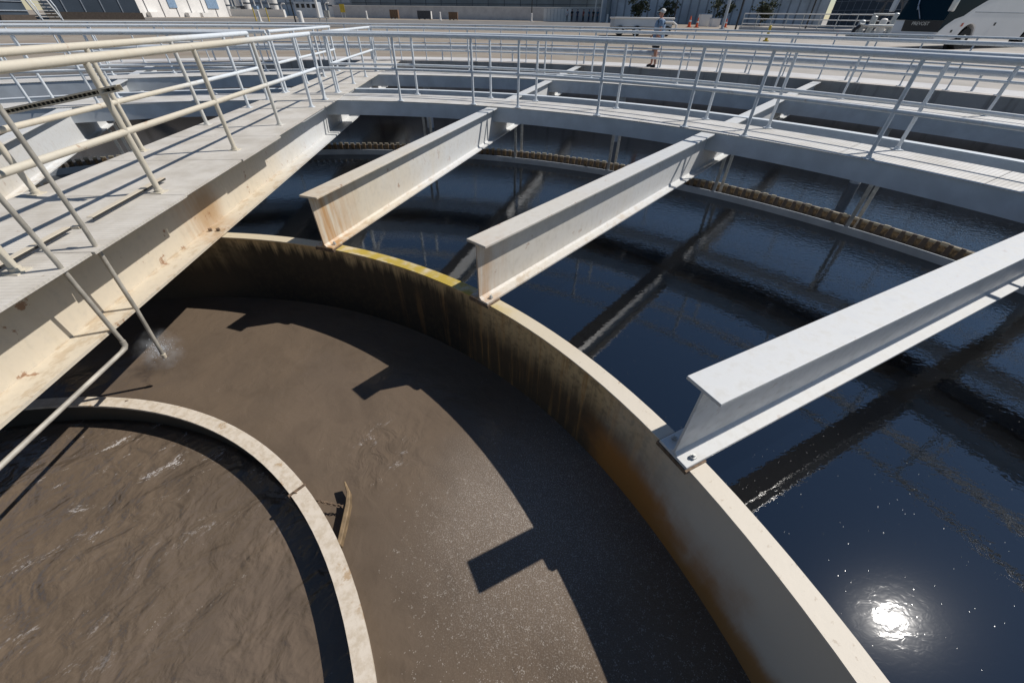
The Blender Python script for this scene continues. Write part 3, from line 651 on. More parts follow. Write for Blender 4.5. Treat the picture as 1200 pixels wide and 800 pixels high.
# ------------------------------------------------------------------ yard beyond the tank
def W(px, dy, dz=0.0):
    """ground point dy metres ahead of the tank's centre side, along the bearing seen at photo column px"""
    d = M.to_3x3() @ Vector(((px-600)/451.8, (400-20)/451.8, -1)); q = CAM + d*(dy/d.y)
    return G(q.x, q.y, dz)
def facade(name, label, cat, pa, pb, depth, h, mat, seams=0, seam_mat=None, sw=.08, bands=(), plinth=None, base=0.0):
    a, b = Vector(pa), Vector(pb); u = (b-a); u.z = 0; L = u.length; u.normalize(); nrm = Vector((u.y, -u.x, 0))
    if nrm.dot(CAM-a) < 0: nrm = -nrm
    z0 = min(a.z, b.z)-.3+base
    e = thing(name, label, cat, (a+b)/2)
    c = (a+b)/2 - nrm*depth/2; c.z = z0+h/2
    t = MB(); t.frame_box(c, u*L/2, nrm*depth/2, Vector((0, 0, h/2))); t.build('wall', mat, e)
    if seams:
        t = MB()
        for k in range(1, seams): q = a+u*L*k/seams; q.z = z0+h/2; t.frame_box(q+nrm*.03, u*sw/2, nrm*.028, Vector((0, 0, h/2)))
        t.build('panel_seams', seam_mat, e)
    if bands:
        t = MB()
        for zz, hh in bands: q = (a+b)/2+nrm*.05; q.z = z0+zz; t.frame_box(q, u*(L/2-.02), nrm*.045, Vector((0, 0, hh/2)))
        t.build('band', seam_mat, e)
    if plinth:
        t = MB(); q = (a+b)/2+nrm*.22; q.z = z0+plinth[0]/2; t.frame_box(q, u*(L/2+.1), nrm*.21, Vector((0, 0, plinth[0]/2))); t.build('plinth', plinth[1], e)
    return e, a, u, nrm, L, z0
P['seam_l'] = mat_simple('pale_trim', (.25, .28, .32), .5); P['soil'] = mat_simple('dark_soil', (.07, .055, .045), .9)
P['seam_d'] = mat_simple('dark_joint', (.16, .16, .17), .7)

e, a, u, nr, L, z0 = facade('clad_building', 'dark navy panelled building at the top left corner', 'building', W(58, 57), W(167, 63), 14, 11, P['navy'], 5, P['seam_l'], .10, (), (1.0, P['soil']))
e, a, u, nr, L, z0 = facade('louvred_building', 'dark blue louvred block left of the metal stair', 'building', W(-60, 47), W(36, 55), 12, 10, P['navy'], 0, P['seam_l'], .1, ((1.15, .10), (1.9, .05), (2.6, .05), (3.3, .05), (4.0, .05)), (.8, P['soil']))
e, a, u, nr, L, z0 = facade('white_building', 'white panelled building with two blue stripes at upper left', 'building', W(157, 78), W(269, 96), 15, 13, P['white'], 7, P['seam_d'], .14)
for f0, f1 in ((.36, .44), (.77, .90)):
    t = MB(); q = a+u*L*(f0+f1)/2+nr*.07; q.z = z0+7.2; t.frame_box(q, u*L*(f1-f0)/2, nr*.05, Vector((0, 0, 5.7))); t.build('blue_stripe', P['bluestripe'], e)
t = MB()
for f0 in (.18, .55, .70): q = a+u*L*f0+nr*.5; q.z = z0+.55; t.frame_box(q, u*1.1, nr*.4, Vector((0, 0, .35)))
t.build('kerb_block', P['white'], e)
# stair
e = thing('metal_stair', 'pale metal stair with handrail between the dark buildings at top left', 'stair', W(52, 50))
a = W(60, 49); dirv = (W(30, 54)-a); dirv.z = 0; dirv.normalize(); sd_ = Vector((dirv.y, -dirv.x, 0))
for s_ in (-.75, .75):
    t = MB(); t.bar(a+sd_*s_+Vector((0, 0, .1)), a+sd_*s_+dirv*5.2+Vector((0, 0, 5.0)), .10, .25); t.build('stringer', P['galv'], e)
    t = MB(); t.tube([a+sd_*s_+Vector((0, 0, .2)), a+sd_*s_+Vector((0, 0, 1.2)), a+sd_*s_+dirv*5.2+Vector((0, 0, 6.1))], .045, 6); t.build('stair_rail', P['rail'], e, fix=False)
t = MB()
for k in range(20): c = a+dirv*(.2+5.0*k/20)+Vector((0, 0, .2+4.9*k/20)); t.frame_box(c, dirv*.14, sd_*.70, Vector((0, 0, .02)))
t.build('treads', P['deck'], e)

# far wall and blue building behind it
e, a, u, nr, L, z0 = facade('concrete_wall', 'long grey concrete wall across the far yard', 'wall', W(392, 112), W(705, 100), .35, 2.35, P['conc'])
t = MB(); q = (a+u*L/2)-nr*.17; q.z = z0+2.40; t.frame_box(q, u*L/2, nr*.24, Vector((0, 0, .05))); t.build('coping', P['white'], e)
e, a, u, nr, L, z0 = facade('blue_building', 'long dark blue building behind the far concrete wall', 'building', W(415, 128), W(706, 118), 20, 14, P['blueglass'], 16, P['navy'], .14, ((3.1, .09), (4.1, .12)))
e, a, u, nr, L, z0 = facade('grey_shed', 'tall pale grey ribbed shed behind the parked trailer', 'shed', W(704, 92), W(966, 80), 20, 15, P['greyshed'], 26, P['seam_l'], .25)
e, a, u, nr, L, z0 = facade('solar_wall', 'dark blue gridded panel wall at upper right', 'panel wall', W(972, 78), W(1052, 66), 1.2, 12, P['navy'], 9, P['seam_l'], .05, ((2.2, .05), (3.2, .05), (4.2, .05), (5.2, .05)))
e, a, u, nr, L, z0 = facade('low_wall', 'low whitish kerb wall right of the white building', 'wall', W(272, 108), W(334, 104), .5, 1.5, P['white'])

facade('far_hall', 'long pale hall far behind the white tanks and pumps', 'building', W(240, 160), W(425, 150), 20, 16, P['greyshed'], 18, P['seam_l'], .3, ((3.2, .5),))
# container, crates
a, b = W(637, 98), W(669, 97)
e, a, u, nr, L, z0 = facade('white_container', 'white box container beside the group of people', 'container', a, b, 1.6, 2.2, P['white'], 8, P['seam_l'], .04)
for px, dy, wd, h, mt, lab in ((462, 104, 1.7, 1.45, 'crate_b', 'brown slatted crate with a pallet beside it, leftmost by the far wall'), (497, 100, 2.6, 1.35, 'crate_d', 'charcoal box with a white end between the two brown crates'), (531, 96, 1.7, 1.2, 'crate_b', 'brown slatted crate right of the charcoal box')):
    p = W(px, dy); e = thing('crate', lab, 'crate', p, group='crates by the far wall')
    t = MB(); t.box(p.x-wd/2+.04, p.x+wd/2-.04, p.y+.04, p.y+1.16, p.z+.16, p.z+h-.02); t.build('panel', P[mt], e)
    t = MB()
    for k in range(5): x = p.x-wd/2+.06+(wd-.12)*k/4; t.box(x-.06, x+.06, p.y, p.y+.038, p.z+.12, p.z+h)
    t.build('slats', P['crate_d' if mt == 'crate_d' else 'wood'], e)
    t = MB()
    for k in (-1, 0, 1): t.box(p.x+k*wd*.42-.06, p.x+k*wd*.42+.06, p.y+.05, p.y+1.15, p.z, p.z+.155)
    t.build('skids', P['wood'], e)
    if mt == 'crate_d': t = MB(); t.box(p.x+wd/2-.03, p.x+wd/2+.12, p.y+.05, p.y+1.1, p.z+.1, p.z+h-.1); t.build('white_end', P['white'], e)

# poles, bollards, signs
def post(name, label, cat, p, r, h, mat, group=None, cap=None, n=10):
    e = thing(name, label, cat, p, group=group)
    t = MB(); t.tube([p, p+Vector((0, 0, h))], [r, r*.8], n); t.build('shaft', mat, e)
    t = MB(); t.cyl(p, r*2.0, .06, 8); t.build('base_plate', mat, e)
    if cap: t = MB(); t.sphere(p+Vector((0, 0, h)), r*.95, 8, (1, 1, .5)); t.build('cap', cap, e)
    return e
def lamp(label, px, dy, r, mat, h=9):
    p = W(px, dy); e = post('light_pole', label, 'light pole', p, r, h, mat, 'light poles in the yard')
    t = MB(); t.bar(p+Vector((0, 0, h-.1)), p+Vector((1.2, 0, h+.1)), .12, .1); t.build('arm', mat, e)
    t = MB(); t.box(p.x+1.0, p.x+1.9, p.y-.18, p.y+.18, p.z+h+.03, p.z+h+.16); t.build('lamp_head', mat, e)
lamp('black light pole with clutter at its foot, right of the orange cones', 866, 56, .10, P['black'])
lamp('black light pole standing among the white rails at upper right', 949, 55, .085, P['black'])
lamp('black light pole in front of the silver equipment beside the bus', 1031, 52, .08, P['black'])
lamp('black light pole just right of the man in the blue shirt', 790, 76, .11, P['black'])
lamp('thick grey-green pole left of the black pole by the cones', 850, 60, .17, P['greyshed'])
lamp('thin black pole standing on the concrete wall line, left of the white container', 623, 97, .09, P['black'])
lamp('black pole on a white cylindrical footing at upper left', 345, 63, .09, P['black'])
p = W(352, 60); e = thing('pole_footing', 'white cylindrical concrete footing in front of a black pole', 'footing', p); t = MB(); t.cyl(p, .30, 1.15, 16, .27); t.build('shaft', P['white'], e); t = MB(); t.cyl(p+Vector((0, 0, 1.15)), .27, .05, 16, .18); t.build('top', P['white'], e)
post('yellow_post', 'slim yellow post, left one of the pair by the low white wall', 'post', W(299, 66), .07, 1.35, P['yellow'], 'yellow posts', P['yellow'])
post('yellow_post', 'slim yellow post, right one of the pair by the low white wall', 'post', W(314, 66), .07, 1.35, P['yellow'], 'yellow posts', P['yellow'])
post('white_pole', 'stout white pole rising out of the picture behind the low wall', 'pole', W(374, 92), .22, 10, P['white'])
post('bollard', 'squat yellow bollard behind the railings right of the man', 'bollard', W(907, 35.5), .10, .85, P['yellow'], None, P['yellow'])
for px, dy, lab in ((516, 90, 'white bollard in front of the charcoal crate'), (430, 92, 'white bollard left of the brown crates'), (712, 88, 'white bollard right of the group of people'), (304, 64, 'white bollard next to the slim yellow posts'), (623, 94, 'white bollard at the left of the white container')):
    post('bollard', lab, 'bollard', W(px, dy), .16, 1.1, P['white'], 'white bollards', P['white'])
p = W(403, 95); e = thing('yellow_sign', 'small yellow sign board at the left end of the far wall', 'sign', p)
t = MB(); t.box(p.x-.45, p.x+.45, p.y, p.y+.04, p.z+.9, p.z+2.1); t.build('board', P['yellow'], e)
for q in (-.3, .3): t = MB(); t.cyl((p.x+q, p.y+.09, p.z), .04, 2.0, 8); t.build('leg', P['galv'], e)
p = W(378, 40); e = thing('pipe_frame', 'small grey pipe frame standing behind the bridge railings', 'frame', p)
for q in (-.28, .28): t = MB(); t.cyl((p.x+q, p.y, p.z), .045, .98, 8); t.build('leg', P['galv'], e)
t = MB(); t.tube([(p.x-.45, p.y, p.z+.94), (p.x+.5, p.y, p.z+.94)], .03, 8); t.build('crossbar', P['galv'], e)

# process equipment behind the low wall
eq = thing('equipment_cabinet', 'pale grey equipment cabinet with dark vents right of the pole footing', 'cabinet', W(362, 100))
p = W(362, 100); t = MB(); t.box(p.x-2.4, p.x+2.2, p.y, p.y+2, p.z, p.z+2.4); t.build('housing', P['greyshed'], eq)
t = MB()
for k in range(4): t.box(p.x-2.0+k*1.05, p.x-1.4+k*1.05, p.y-.03, p.y-.001, p.z+1.5, p.z+2.1)
t.build('vent', P['black'], eq)
for px, dy, h, r, lab in ((270, 122, 4.0, .8, 'white upright tank right of the white building'), (283, 124, 3.4, .6, 'short white upright tank, second beside the white building'), (294, 124, 5.0, .8, 'tall pale tank with a dark band above the yellow posts'), (325, 120, 4.6, .9, 'white upright tank left of the black pole'), (392, 126, 4.5, 1.0, 'white tank near the yellow sign')):
    p = W(px, dy); e = thing('storage_tank', lab, 'tank', p, group='white tanks behind the low wall')
    t = MB(); t.cyl(p, r, h, 18); t.build('shell', P['white'], e); t = MB(); t.cyl(p+Vector((0, 0, h)), r, .35, 18, r*.3); t.build('dome', P['silver'], e)
    t = MB(); t.cyl(p+Vector((0, 0, h*.45)), r*1.03, .25, 18); t.build('band', P['navy'], e)
rnd = random.Random(5)
for k, px in enumerate((277, 289, 303, 311, 319, 333, 384)):
    p = W(px, 112+rnd.random()*4); hh = 1.8+rnd.random()*1.6
    e = thing('pump_unit', ('grey pump unit, number %s from the left behind the low white wall' % ('one', 'two', 'three', 'four', 'five', 'six', 'seven')[k]) if False else ('dark pump with an upright pipe, ' + ('just right of the white building', 'between the first two white tanks', 'behind the left yellow post', 'between the yellow posts', 'behind the right yellow post', 'beside the black pole', 'right of the stout white pole')[k]), 'pump', p, group='pumps behind the low wall')
    t = MB(); t.box(p.x-.5, p.x+.5, p.y-.4, p.y+.4, p.z, p.z+hh*.55); t.build('casing', P[('silver', 'crate_d', 'bluestripe')[k % 3]], e)
    t = MB(); t.tube([p+Vector((0, 0, hh*.5)), p+Vector((0, 0, hh)), p+Vector((.25, 0, hh+.3)), p+Vector((.9, 0, hh+.3))], .12, 8); t.build('pipe', P['white'], e)

post('white_pole', 'white pole rising just behind the far group of people', 'pole', W(697, 96), .16, 11, P['white'])
post('white_pole', 'white pole between the far group and the blue column', 'pole', W(704, 91), .14, 11, P['white'])
post('blue_column', 'stout blue column right of the far group of people', 'column', W(712, 90.5), .45, 11, P['blueglass'])
# trees in front of the shed
def tree(px, dy, h, r, label):
    p = W(px, dy); e = thing('tree', label, 'tree', p, group='small trees before the shed'); rn = random.Random(px)
    t = MB(); t.tube([p, p+Vector((.05, 0, h*.5)), p+Vector((.12, .05, h*.85))], [.10, .07, .03], 7)
    for k in range(4): a = rn.random()*6.28; t.tube([p+Vector((.05, 0, h*.45)), p+Vector((math.cos(a)*r*.6, math.sin(a)*r*.6, h*.75))], [.04, .015], 5)
    t.build('trunk', P['bark'], e, fix=False)
    t = MB()
    cl = [(p+Vector((rn.gauss(0, r*.6), rn.gauss(0, r*.6), h*(.35+.6*rn.random()))), r*(.25+.35*rn.random())) for _ in range(11)]
    for k in range(900):
        c0, cr = cl[k % 11]; c = c0+Vector((rn.gauss(0, cr*.55), rn.gauss(0, cr*.55), rn.gauss(0, cr*.42)))
        s_ = .05+.07*rn.random(); v1 = Vector((rn.gauss(0, 1), rn.gauss(0, 1), rn.gauss(0, 1))).normalized(); v2 = v1.cross(Vector((rn.gauss(0, 1), rn.gauss(0, 1), rn.gauss(0, 1)))).normalized()
        t.quad(c-v1*s_-v2*s_, c+v1*s_-v2*s_, c+v1*s_+v2*s_, c-v1*s_+v2*s_)
    t.build('crown', P['tree'], e, fix=False)
tree(748, 84, 3.2, 1.3, 'small dusty tree left of the man in the blue shirt')
tree(779, 84, 3.0, 1.2, 'small dusty tree behind the man in the blue shirt')
tree(839, 80, 3.4, 1.3, 'small dusty tree right of the orange cones')
tree(893, 74, 2.6, 1.2, 'small dark tree above the white rails')

# white rails in the yard
e = thing('yard_fence', 'white three-rail fence in front of the dark panel wall at upper right', 'fence', W(960, 54))
a, b = W(872, 59), W(1054, 46.5)
for z in (.55, 1.0, 1.45): t = MB(); t.tube([a+Vector((0, 0, z)), b+Vector((0, 0, z))], .042, 8); t.build('rail', P['white'], e, fix=False)
for k in range(10): q = a.lerp(b, k/9); t = MB(); t.cyl(q, .04, 1.47, 8); t.build('post', P['galv'], e)
t = MB(); u = (b-a); u.z = 0; u.normalize(); t.bar(a+Vector((0, .3, .14)), b+Vector((0, .3, .14)), .3, .28); t.build('kerb', P['conc'], e)

# cones
def cone(px, dy, h, label):
    p = W(px, dy); e = thing('traffic_cone', label, 'cone', p, group='orange cones')
    t = MB(); t.box(p.x-h*.26, p.x+h*.26, p.y-h*.26, p.y+h*.26, p.z, p.z+.05); t.build('base', P['orange'], e)
    t = MB(); t.cyl(p+Vector((0, 0, .05)), h*.19, h-.05, 14, h*.05); t.build('body', P['orange'], e)
    t = MB(); t.cyl(p+Vector((0, 0, h*.48)), h*.128, h*.16, 14, h*.104); t.build('band', P['white'], e)
cone(810, 66, 1.15, 'tall orange cone with white band, left of the pair')
cone(819, 65, 1.0, 'orange cone with white band, right of the pair')
cone(853, 66, .9, 'orange cone behind the grey-green pole')
cone(990, 39, .45, 'small orange cone in front of the white fence at right')
for px, dy, wd, h, lab in ((828, 70, 1.5, 1.6, 'white stacked box with blue lid right of the orange cones'), (841, 68, 1.1, 1.1, 'pinkish white box left of the grey-green pole'), (773, 70, 2.0, .9, 'low white table-like box behind the man')):
    p = W(px, dy); e = thing('storage_box', lab, 'box', p, group='white boxes in the yard')
    t = MB(); t.box(p.x-wd/2, p.x+wd/2, p.y, p.y+1, p.z+.02, p.z+h*.8); t.build('body', P['white'], e)
    t = MB(); t.box(p.x-wd/2-.03, p.x+wd/2+.03, p.y-.03, p.y+1.03, p.z+h*.8+.002, p.z+h*.86); t.build('lid', P['bluestripe'], e)

# silver equipment by the bus
p = W(1030, 43); e = thing('pump_skid', 'tangle of silver pipes and valves left of the bus', 'equipment', p)
t = MB(); t.box(p.x-1.6, p.x+2.0, p.y-.5, p.y+.8, p.z, p.z+.22); t.build('skid', P['silver'], e)
for k, (x, r, h) in enumerate(((-1.2, .30, .8), (-.3, .22, 1.1), (.6, .32, .9), (1.4, .25, 1.3))):
    t = MB(); t.cyl((p.x+x, p.y, p.z+.22), r, h, 14, r*.8); t.sphere((p.x+x, p.y, p.z+.22+h), r*.8, 10, (1, 1, .5)); t.build('vessel', P[('silver', 'galv', 'white', 'silver')[k]], e)
t = MB(); t.tube([(p.x-1.9, p.y-.3, p.z+.3), (p.x-1.6, p.y-.4, p.z+.85), (p.x-1.0, p.y-.45, p.z+.75), (p.x+1.7, p.y-.45, p.z+.75), (p.x+1.9, p.y-.4, p.z+.2)], .09, 8); t.tube([(p.x-.8, p.y-.4, p.z+.3), (p.x-.8, p.y-.4, p.z+1.5), (p.x+.9, p.y-.4, p.z+1.5)], .06, 8); t.build('pipes', P['galv'], e, fix=False)
t = MB(); t.tube([(p.x-2.0, p.y-.5, p.z+.1), (p.x-1.9, p.y-.5, p.z+.5), (p.x-1.6, p.y-.5, p.z+.72)], .14, 8); t.build('hose', P['black'], e, fix=False)
p = W(1048, 48)
e = thing('lattice_crane', 'dark diagonal steel braces rising behind the silver pipes beside the bus', 'steel frame', p)
t = MB()
for x0, x1 in ((-1.6, 1.2), (1.4, -1.2), (0, 2.4), (-2.2, -.6)): t.bar(p+Vector((x0, 0, 0)), p+Vector((x1, .1*x0, 5)), .13, .13)
t.bar(p+Vector((-2.4, 0, 2.4)), p+Vector((2.4, 0, 2.4)), .1, .1); t.build('brace', P['crate_d'], e)

# trailer behind the man
TR = W(757, 41.5)
e = thing('utility_trailer', 'low white trailer parked behind the man in the blue shirt', 'trailer', TR)
def TB(x0, x1, y0, y1, z0, z1): t = MB(); t.box(TR.x+x0, TR.x+x1, TR.y+y0, TR.y+y1, TR.z+z0, TR.z+z1); return t
TB(-2.5, 2.3, 0, 1.9, .62, 1.10).build('box_side', P['greyshed'], e)
TB(-2.6, 2.4, -.06, 1.96, 1.105, 1.22).build('top_rim', P['white'], e, bevel=.03)
TB(-2.5, 2.3, .05, 1.85, .42, .61).build('chassis', P['wood'], e)
t = MB(); t.tube([(TR.x+1.2, TR.y-.05, TR.z+.95), (TR.x+2.3, TR.y-.05, TR.z+.93), (TR.x+2.62, TR.y-.05, TR.z+.75), (TR.x+2.7, TR.y-.05, TR.z+.2)], .09, 8); t.build('mudguard', P['white'], e, fix=False)
for x in (-2.0, -.6, 1.9):
    t = MB(); t.tube([(TR.x+x, TR.y-.12, TR.z+.34), (TR.x+x, TR.y+.12, TR.z+.34)], .34, 18); wq = t.build('wheel', P['tyre'], e)
    t = MB(); t.tube([(TR.x+x, TR.y-.14, TR.z+.34), (TR.x+x, TR.y-.125, TR.z+.34)], .17, 12); t.build('rim', P['chrome'], wq, loc=None).location = (0, 0, 0)
    wq.children[0].location = -Vector((0, 0, 0)); 
for ob in [o for o in bpy.data.objects if o.name.startswith('rim')]:
    ob.data.transform(Matrix.Translation(-TR)) if not ob.get('_d') else None; ob['_d'] = 1

# bus
h_ = Vector((-.94, -.34, 0)).normalized(); t_ = Vector((-h_.y, h_.x, 0)); t_ = t_ if t_.y > 0 else -t_
P1 = W(1109, 27.6); BZ = P1.z
bus = thing('coach_bus', 'white coach bus with dark curved windscreen at the upper right corner', 'bus', P1)
def B(a, b, z): return Vector((P1.x, P1.y, BZ))-h_*a+t_*b+Vector((0, 0, z))
prof = [(0.0, .34), (-.04, .75), (-.02, 1.15), (.28, 2.5), (.62, 3.35), (1.2, 3.55), (12, 3.55), (12, .34)]
arch = lambda c: [(c+.70*math.cos(q), .50+.66*math.sin(q)) for q in [PI*j/10 for j in range(11)]]
low = [(12, .34)]+[(x, max(z, .34)) for x, z in arch(8.6)]+[(x, max(z, .34)) for x, z in arch(2.55)]
poly = prof[:-1]+low
t = MB(); t.prism([B(a, 0, z) for a, z in poly], None, t_*2.5); t.build('body', P['buswhite'], bus, bevel=.05)
def panel(name, pts, mat, off=.012, par=bus, th=.010):
    m = MB(); pts = [Vector(p) for p in pts]; nn = (pts[1]-pts[0]).cross(pts[2]-pts[1]).normalized()
    if nn.dot(CAM-pts[0]) < 0: nn = -nn
    m.prism([p+nn*(off-th) for p in pts], None, nn*th); return m.build(name, mat, par)
panel('windscreen', [B(-.03, -.01, 1.30), B(-.03, 2.48, 1.30), B(.28, 2.48, 2.51), B(.28, -.01, 2.51)], P['glass'], .02)
panel('windscreen', [B(.28, -.01, 2.52), B(.28, 2.48, 2.52), B(.60, 2.44, 3.30), B(.60, -.01, 3.30)], P['glass'], .02)
panel('grille', [B(-.04, -.01, .80), B(-.04, 1.90, .80), B(-.03, 1.98, 1.295), B(-.03, -.01, 1.295)], P['black'], .018)
panel('side_window', [B(-.04, 0, .78), B(.3, 0, 1.08), B(.8, 0, 1.36), B(1.4, 0, 1.50), B(1.9, 0, 1.80), B(2.7, 0, 2.16), B(4.2, 0, 2.52), B(7, 0, 2.75), B(11.6, 0, 2.75), B(11.6, 0, 3.35), B(.66, 0, 3.35), B(.27, 0, 2.5), B(-.04, 0, 1.2)], P['glass'], .012)
panel('bumper', [B(-.02, .12, .36), B(-.02, 2.38, .36), B(-.04, 2.38, .74), B(-.04, .12, .74)], P['buswhite'], .05, th=.05)
for b in (.18, 1.86): panel('headlight', [B(-.04, b, .52), B(-.04, b+.46, .52), B(-.04, b+.46, .70), B(-.04, b, .70)], P['lamp_glass'], .07, th=.02)
panel('marker_light', [B(1.62, 0, 1.05), B(1.78, 0, 1.05), B(1.80, 0, 1.20), B(1.66, 0, 1.20)], P['red'], .02)
panel('hatch_handle', [B(1.02, 0, .78), B(1.16, 0, .78), B(1.16, 0, .90), B(1.02, 0, .90)], P['black'], .02)
panel('hatch_handle', [B(4.55, 0, 1.10), B(4.70, 0, 1.10), B(4.70, 0, 1.24), B(4.55, 0, 1.24)], P['black'], .02)
panel('trim_line', [B(2.2, 0, 1.66), B(11.8, 0, 1.66), B(11.8, 0, 1.69), B(2.2, 0, 1.69)], P['seam_l'], .008)
for c in (2.55, 8.6):
    m = MB(); ax = t_; m.tube([B(c, .02, .5), B(c, .34, .5)], .50, 24); wq = m.build('wheel', P['tyre'], bus)
    for b_ in (.0,):
        m = MB(); m.tube([B(c, -.005, .5), B(c, .018, .5)], .19, 18); r__ = m.build('rim', P['chrome'], wq); r__.data.transform(Matrix.Translation(-Vector(P1)))
    m = MB(); m.tube([B(c, .36, .5), B(c, .40, .5)], .76, 20); m.build('wheel_well', P['black'], bus)
for b, sgn in ((-.28, 1), (2.75, -1)):
    m = MB(); m.tube([B(.35, .1 if sgn > 0 else 2.4, 2.75), B(-.25, b*.9 if sgn > 0 else b, 2.7), B(-.38, b, 2.4)], .05, 8); mo = m.build('mirror_arm', P['buswhite'], bus, fix=False)
    m = MB(); c = B(-.38, b, 2.02); m.frame_box(c, h_*.09, t_*.13, Vector((0, 0, .36))); q = m.build('mirror', P['chrome' if sgn > 0 else 'greyshed'], bus, bevel=.05)
m = MB(); m.tube([B(-.09, 1.2, 1.36), B(.02, 1.75, 2.0)], .025, 6); m.tube([B(-.02, 1.62, 1.75), B(.12, 1.9, 2.35)], .03, 6); m.build('wiper', P['chrome'], bus, fix=False)
def lettering(txt, size, org, xd, up_, mat, par, name='lettering'):
    cu = bpy.data.curves.new(name, 'FONT'); cu.body = txt; cu.size = size; cu.extrude = .004; cu.align_x = 'CENTER'
    o = bpy.data.objects.new(name, cu); COL.objects.link(o); cu.materials.append(mat)
    zd = xd.cross(up_); mt = Matrix((xd, up_, zd)).transposed().to_4x4(); mt.translation = org-(par.location if par else Vector((0, 0, 0)))
    dg = bpy.context.evaluated_depsgraph_get(); me = bpy.data.meshes.new_from_object(o.evaluated_get(dg)); bpy.data.objects.remove(o)
    o = bpy.data.objects.new(name, me); COL.objects.link(o); me.materials.clear(); me.materials.append(mat); o.parent = par; o.matrix_local = mt; return o
lettering('PREVOST', .22, B(-.085, 1.05, 1.08), -t_, Vector((0, 0, 1)), P['chrome'], bus)

# ------------------------------------------------------------------ people
def person(label, p, facing, colors, H=1.75, walk=0.0, arms=(.1, .1), group=None, cap=None, shorts=False, wide=1.0):
    e = thing('person', label, 'person', p, group=group); k = H/1.75
    ca, sa = math.cos(facing), math.sin(facing)
    def L(x, y, z):
        if z < 1.5: x = x*(1+(wide-1)*.6)
        return (k*(x*ca-y*sa), k*(x*sa+y*ca), k*z)      # local: +y is ahead, +x is right
    def skin(name, verts, edges, mat, lvl=1, root=0):
        me = bpy.data.meshes.new(name); me.from_pydata([L(*v[:3]) for v in verts], edges, []); o = bpy.data.objects.new(name, me); COL.objects.link(o); o.parent = e
        me.materials.append(mat); md = o.modifiers.new('skin', 'SKIN'); md.use_smooth_shade = True
        for i, v in enumerate(verts):
            sv = me.skin_vertices[0].data[i]; wf = 1+(wide-1)*(.45 if name == 'body' else 1); kw = k*(wf if v[3] > .03 and v[2] < 1.5 else 1.0); sv.radius = (v[3]*kw, (v[4] if len(v) > 4 else v[3])*kw); sv.use_root = i == root
        s2 = o.modifiers.new('sub', 'SUBSURF'); s2.levels = lvl; s2.render_levels = lvl; return o
    v = [(0, 0, .95, .125, .10), (0, 0, 1.12, .12, .09), (0, .01, 1.32, .15, .10), (0, 0, 1.44, .10, .07), (0, .01, 1.51, .052), (0, .03, 1.58, .075, .085), (0, .025, 1.68, .078, .09), (0, .02, 1.745, .045, .05)]
    ed = [(0, 1), (1, 2), (2, 3), (3, 4), (4, 5), (5, 6), (6, 7)]
    for s, ar in ((1, arms[0]), (-1, arms[1])):
        i = len(v); el = (.23*s, ar*.25-.02, 1.15); wr_ = (.24*s, ar+.02, .92); hd = (.24*s, ar+.05, .84)
        v += [(.165*s, 0, 1.43, .055), (.195*s, 0, 1.39, .052), (*el, .040), (*wr_, .027), (*hd, .034, .018)]
        ed += [(3, i), (i, i+1), (i+1, i+2), (i+2, i+3), (i+3, i+4)]
        for f in range(4):
            j = len(v); o_ = (f-1.5)*.017; ln = (.062, .074, .07, .055)[f]
            v += [(.24*s-.01*s, ar+.05+o_, .80, .0085), (.24*s-.022*s, ar+.062+o_, .80-ln*.7, .0075)]; ed += [(i+4, j), (j, j+1)]
        j = len(v); v += [(.24*s-.02*s, ar+.085, .835, .009), (.24*s-.032*s, ar+.10, .79, .008)]; ed += [(i+4, j), (j, j+1)]
        i = len(v); st_ = walk*s
        v += [(.095*s, 0, .88, .088), (.10*s, st_*.25+.02, .50, .058), (.10*s, st_*.25+.01, .40, .055), (.10*s, st_*.5-.02, .09, .036), (.115*s, st_*.5+.13, .035, .036, .026)]
        ed += [(0, i), (i, i+1), (i+1, i+2), (i+2, i+3), (i+3, i+4)]
    skin('body', v, ed, P['skin'])
    sv = [(0, 0, .78, .150, .125), (0, 0, .92, .152, .128), (0, 0, 1.12, .150, .125), (0, .01, 1.32, .172, .125), (0, 0, 1.455, .10, .078)]; se = [(0, 1), (1, 2), (2, 3), (3, 4)]
    for s, ar in ((1, arms[0]), (-1, arms[1])): i = len(sv); sv += [(.17*s, 0, 1.435, .068), (.20*s, 0, 1.385, .066), (.222*s, ar*.15-.01, 1.22, .060)]; se += [(4, i), (i, i+1), (i+1, i+2)]
    skin('shirt', sv, se, colors[0])
    tv = [(0, 0, .99, .135, .115), (0, 0, .90, .14, .12)]; te = [(0, 1)]
    for s in (1, -1):
        i = len(tv); st_ = walk*s; tv += [(.095*s, 0, .84, .104), (.10*s, st_*.22+.015, .56, .085)]; te += [(1, i), (i, i+1)]
        if not shorts: tv += [(.10*s, st_*.5-.02, .10, .062)]; te += [(i+1, i+2)]
    skin('shorts' if shorts else 'trousers', tv, te, colors[1])
    for s in (1, -1):
        st_ = walk*s; skin('shoe', [(.10*s, st_*.5-.06, .045, .045, .042), (.11*s, st_*.5+.06, .045, .048, .04), (.118*s, st_*.5+.17, .035, .042, .03)], [(0, 1), (1, 2)], P['black'])
    m = MB(); m.sphere(Vector(L(0, .0, 1.70))+Vector(p), .108*k, 12, (1, 1, .72)); m.build('cap' if cap else 'hair', cap or P['hair'], e)
    if cap: m = MB(); m.frame_box(Vector(L(0, .14, 1.69))+Vector(p), Vector(L(.07, 0, 0)), Vector(L(0, .06, 0)), Vector((0, 0, .008))); m.build('cap_peak', cap, e)
    m = MB(); m.sphere(Vector(L(0, .118, 1.625))+Vector(p), .017*k, 6, (1, 1, 1.4)); m.build('nose', P['skin'], e)
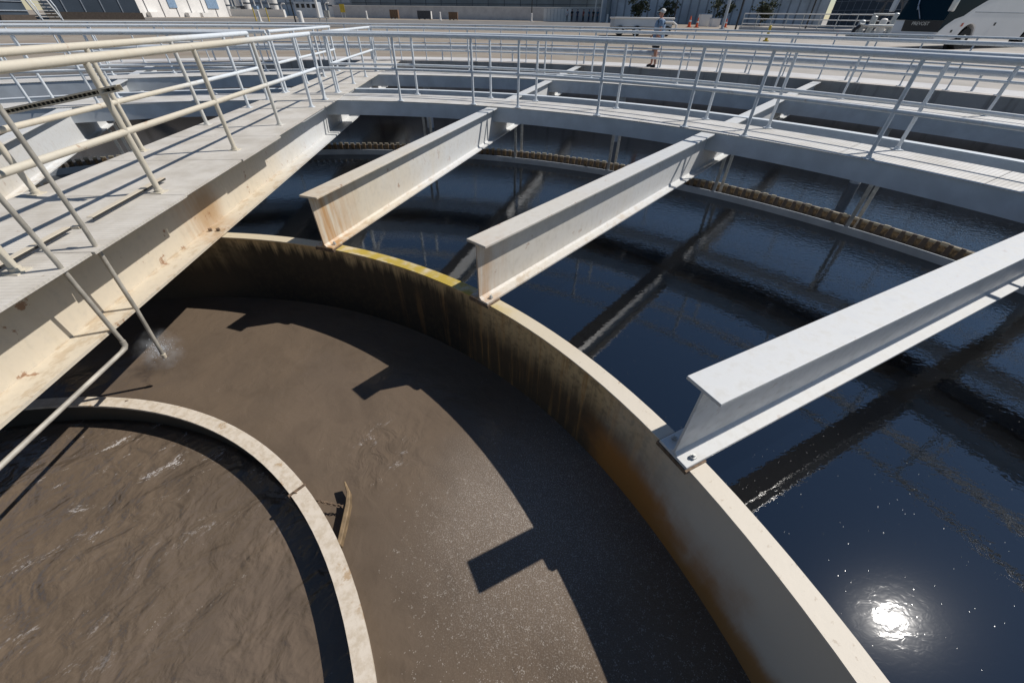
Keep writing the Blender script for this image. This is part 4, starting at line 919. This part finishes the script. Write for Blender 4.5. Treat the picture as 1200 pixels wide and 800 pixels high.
    for s in (1, -1):
        m = MB(); m.sphere(Vector(L(.032*s, .106, 1.655))+Vector(p), .011*k, 6); m.build('eye', P['black'], e)
        m = MB(); m.sphere(Vector(L(.083*s, .02, 1.64))+Vector(p), .024*k, 6, (.5, .8, 1.2)); m.build('ear', P['skin'], e)
    m = MB(); m.sphere(Vector(L(0, .108, 1.585))+Vector(p), .016*k, 6, (1.4, .6, .35)); m.build('mouth', P['red'], e)
    return e
def cloth(nm, c): return mat_simple(nm, c, .8, 0, .12, 8)
C_ = dict(blue=cloth('dusty_blue_cotton', (.16, .24, .36)), black=cloth('black_cotton', (.014, .014, .016)), navy=cloth('navy_cotton', (.022, .035, .08)), white=cloth('white_cotton', (.62, .62, .64)), red=cloth('maroon_cotton', (.20, .04, .04)), teal=cloth('teal_cotton', (.035, .10, .16)), grey=cloth('grey_cotton', (.22, .22, .22)), cap=cloth('pale_cap', (.55, .55, .54)))
q = Vector((10.05, 18.35, .004)); d_ = M.to_3x3() @ Vector(((764-600)/451.8, (400-79)/451.8, -1)); tt = -(CAM.z-.004)/d_.z; q = CAM+d_*tt
person('man in a dusty blue shirt, black shorts and pale cap standing beyond the railings', (q.x, q.y, .004), rad(80), (C_['blue'], C_['black']), 1.64, .12, (.22, .05), None, C_['cap'], True, 1.42)
GP2 = 'people standing by the white container'
for px, dy, f_, cs, lab in ((664.5, 93, 150, ('white', 'grey'), 'person in white top and grey trousers, leftmost of the far group'),
        (670, 92, 200, ('black', 'black'), 'person all in black standing before the white container'),
        (676.5, 93, 170, ('navy', 'navy'), 'person in navy clothes third from the left in the far group'),
        (683.5, 91.5, 120, ('red', 'black'), 'person in maroon top and black trousers in the middle of the far group'),
        (690, 92, 220, ('teal', 'navy'), 'person in teal top and navy trousers, third from the right in the far group'),
        (695, 93, 190, ('black', 'black'), 'person in black second from the right of the far group'),
        (700, 92.5, 140, ('teal', 'teal'), 'person dressed in teal, rightmost of the far group')):
    p = W(px, dy); person(lab, p, rad(f_), (C_[cs[0]], C_[cs[1]]), 1.76, .05*(px % 3-1), (.05, .1), GP2)
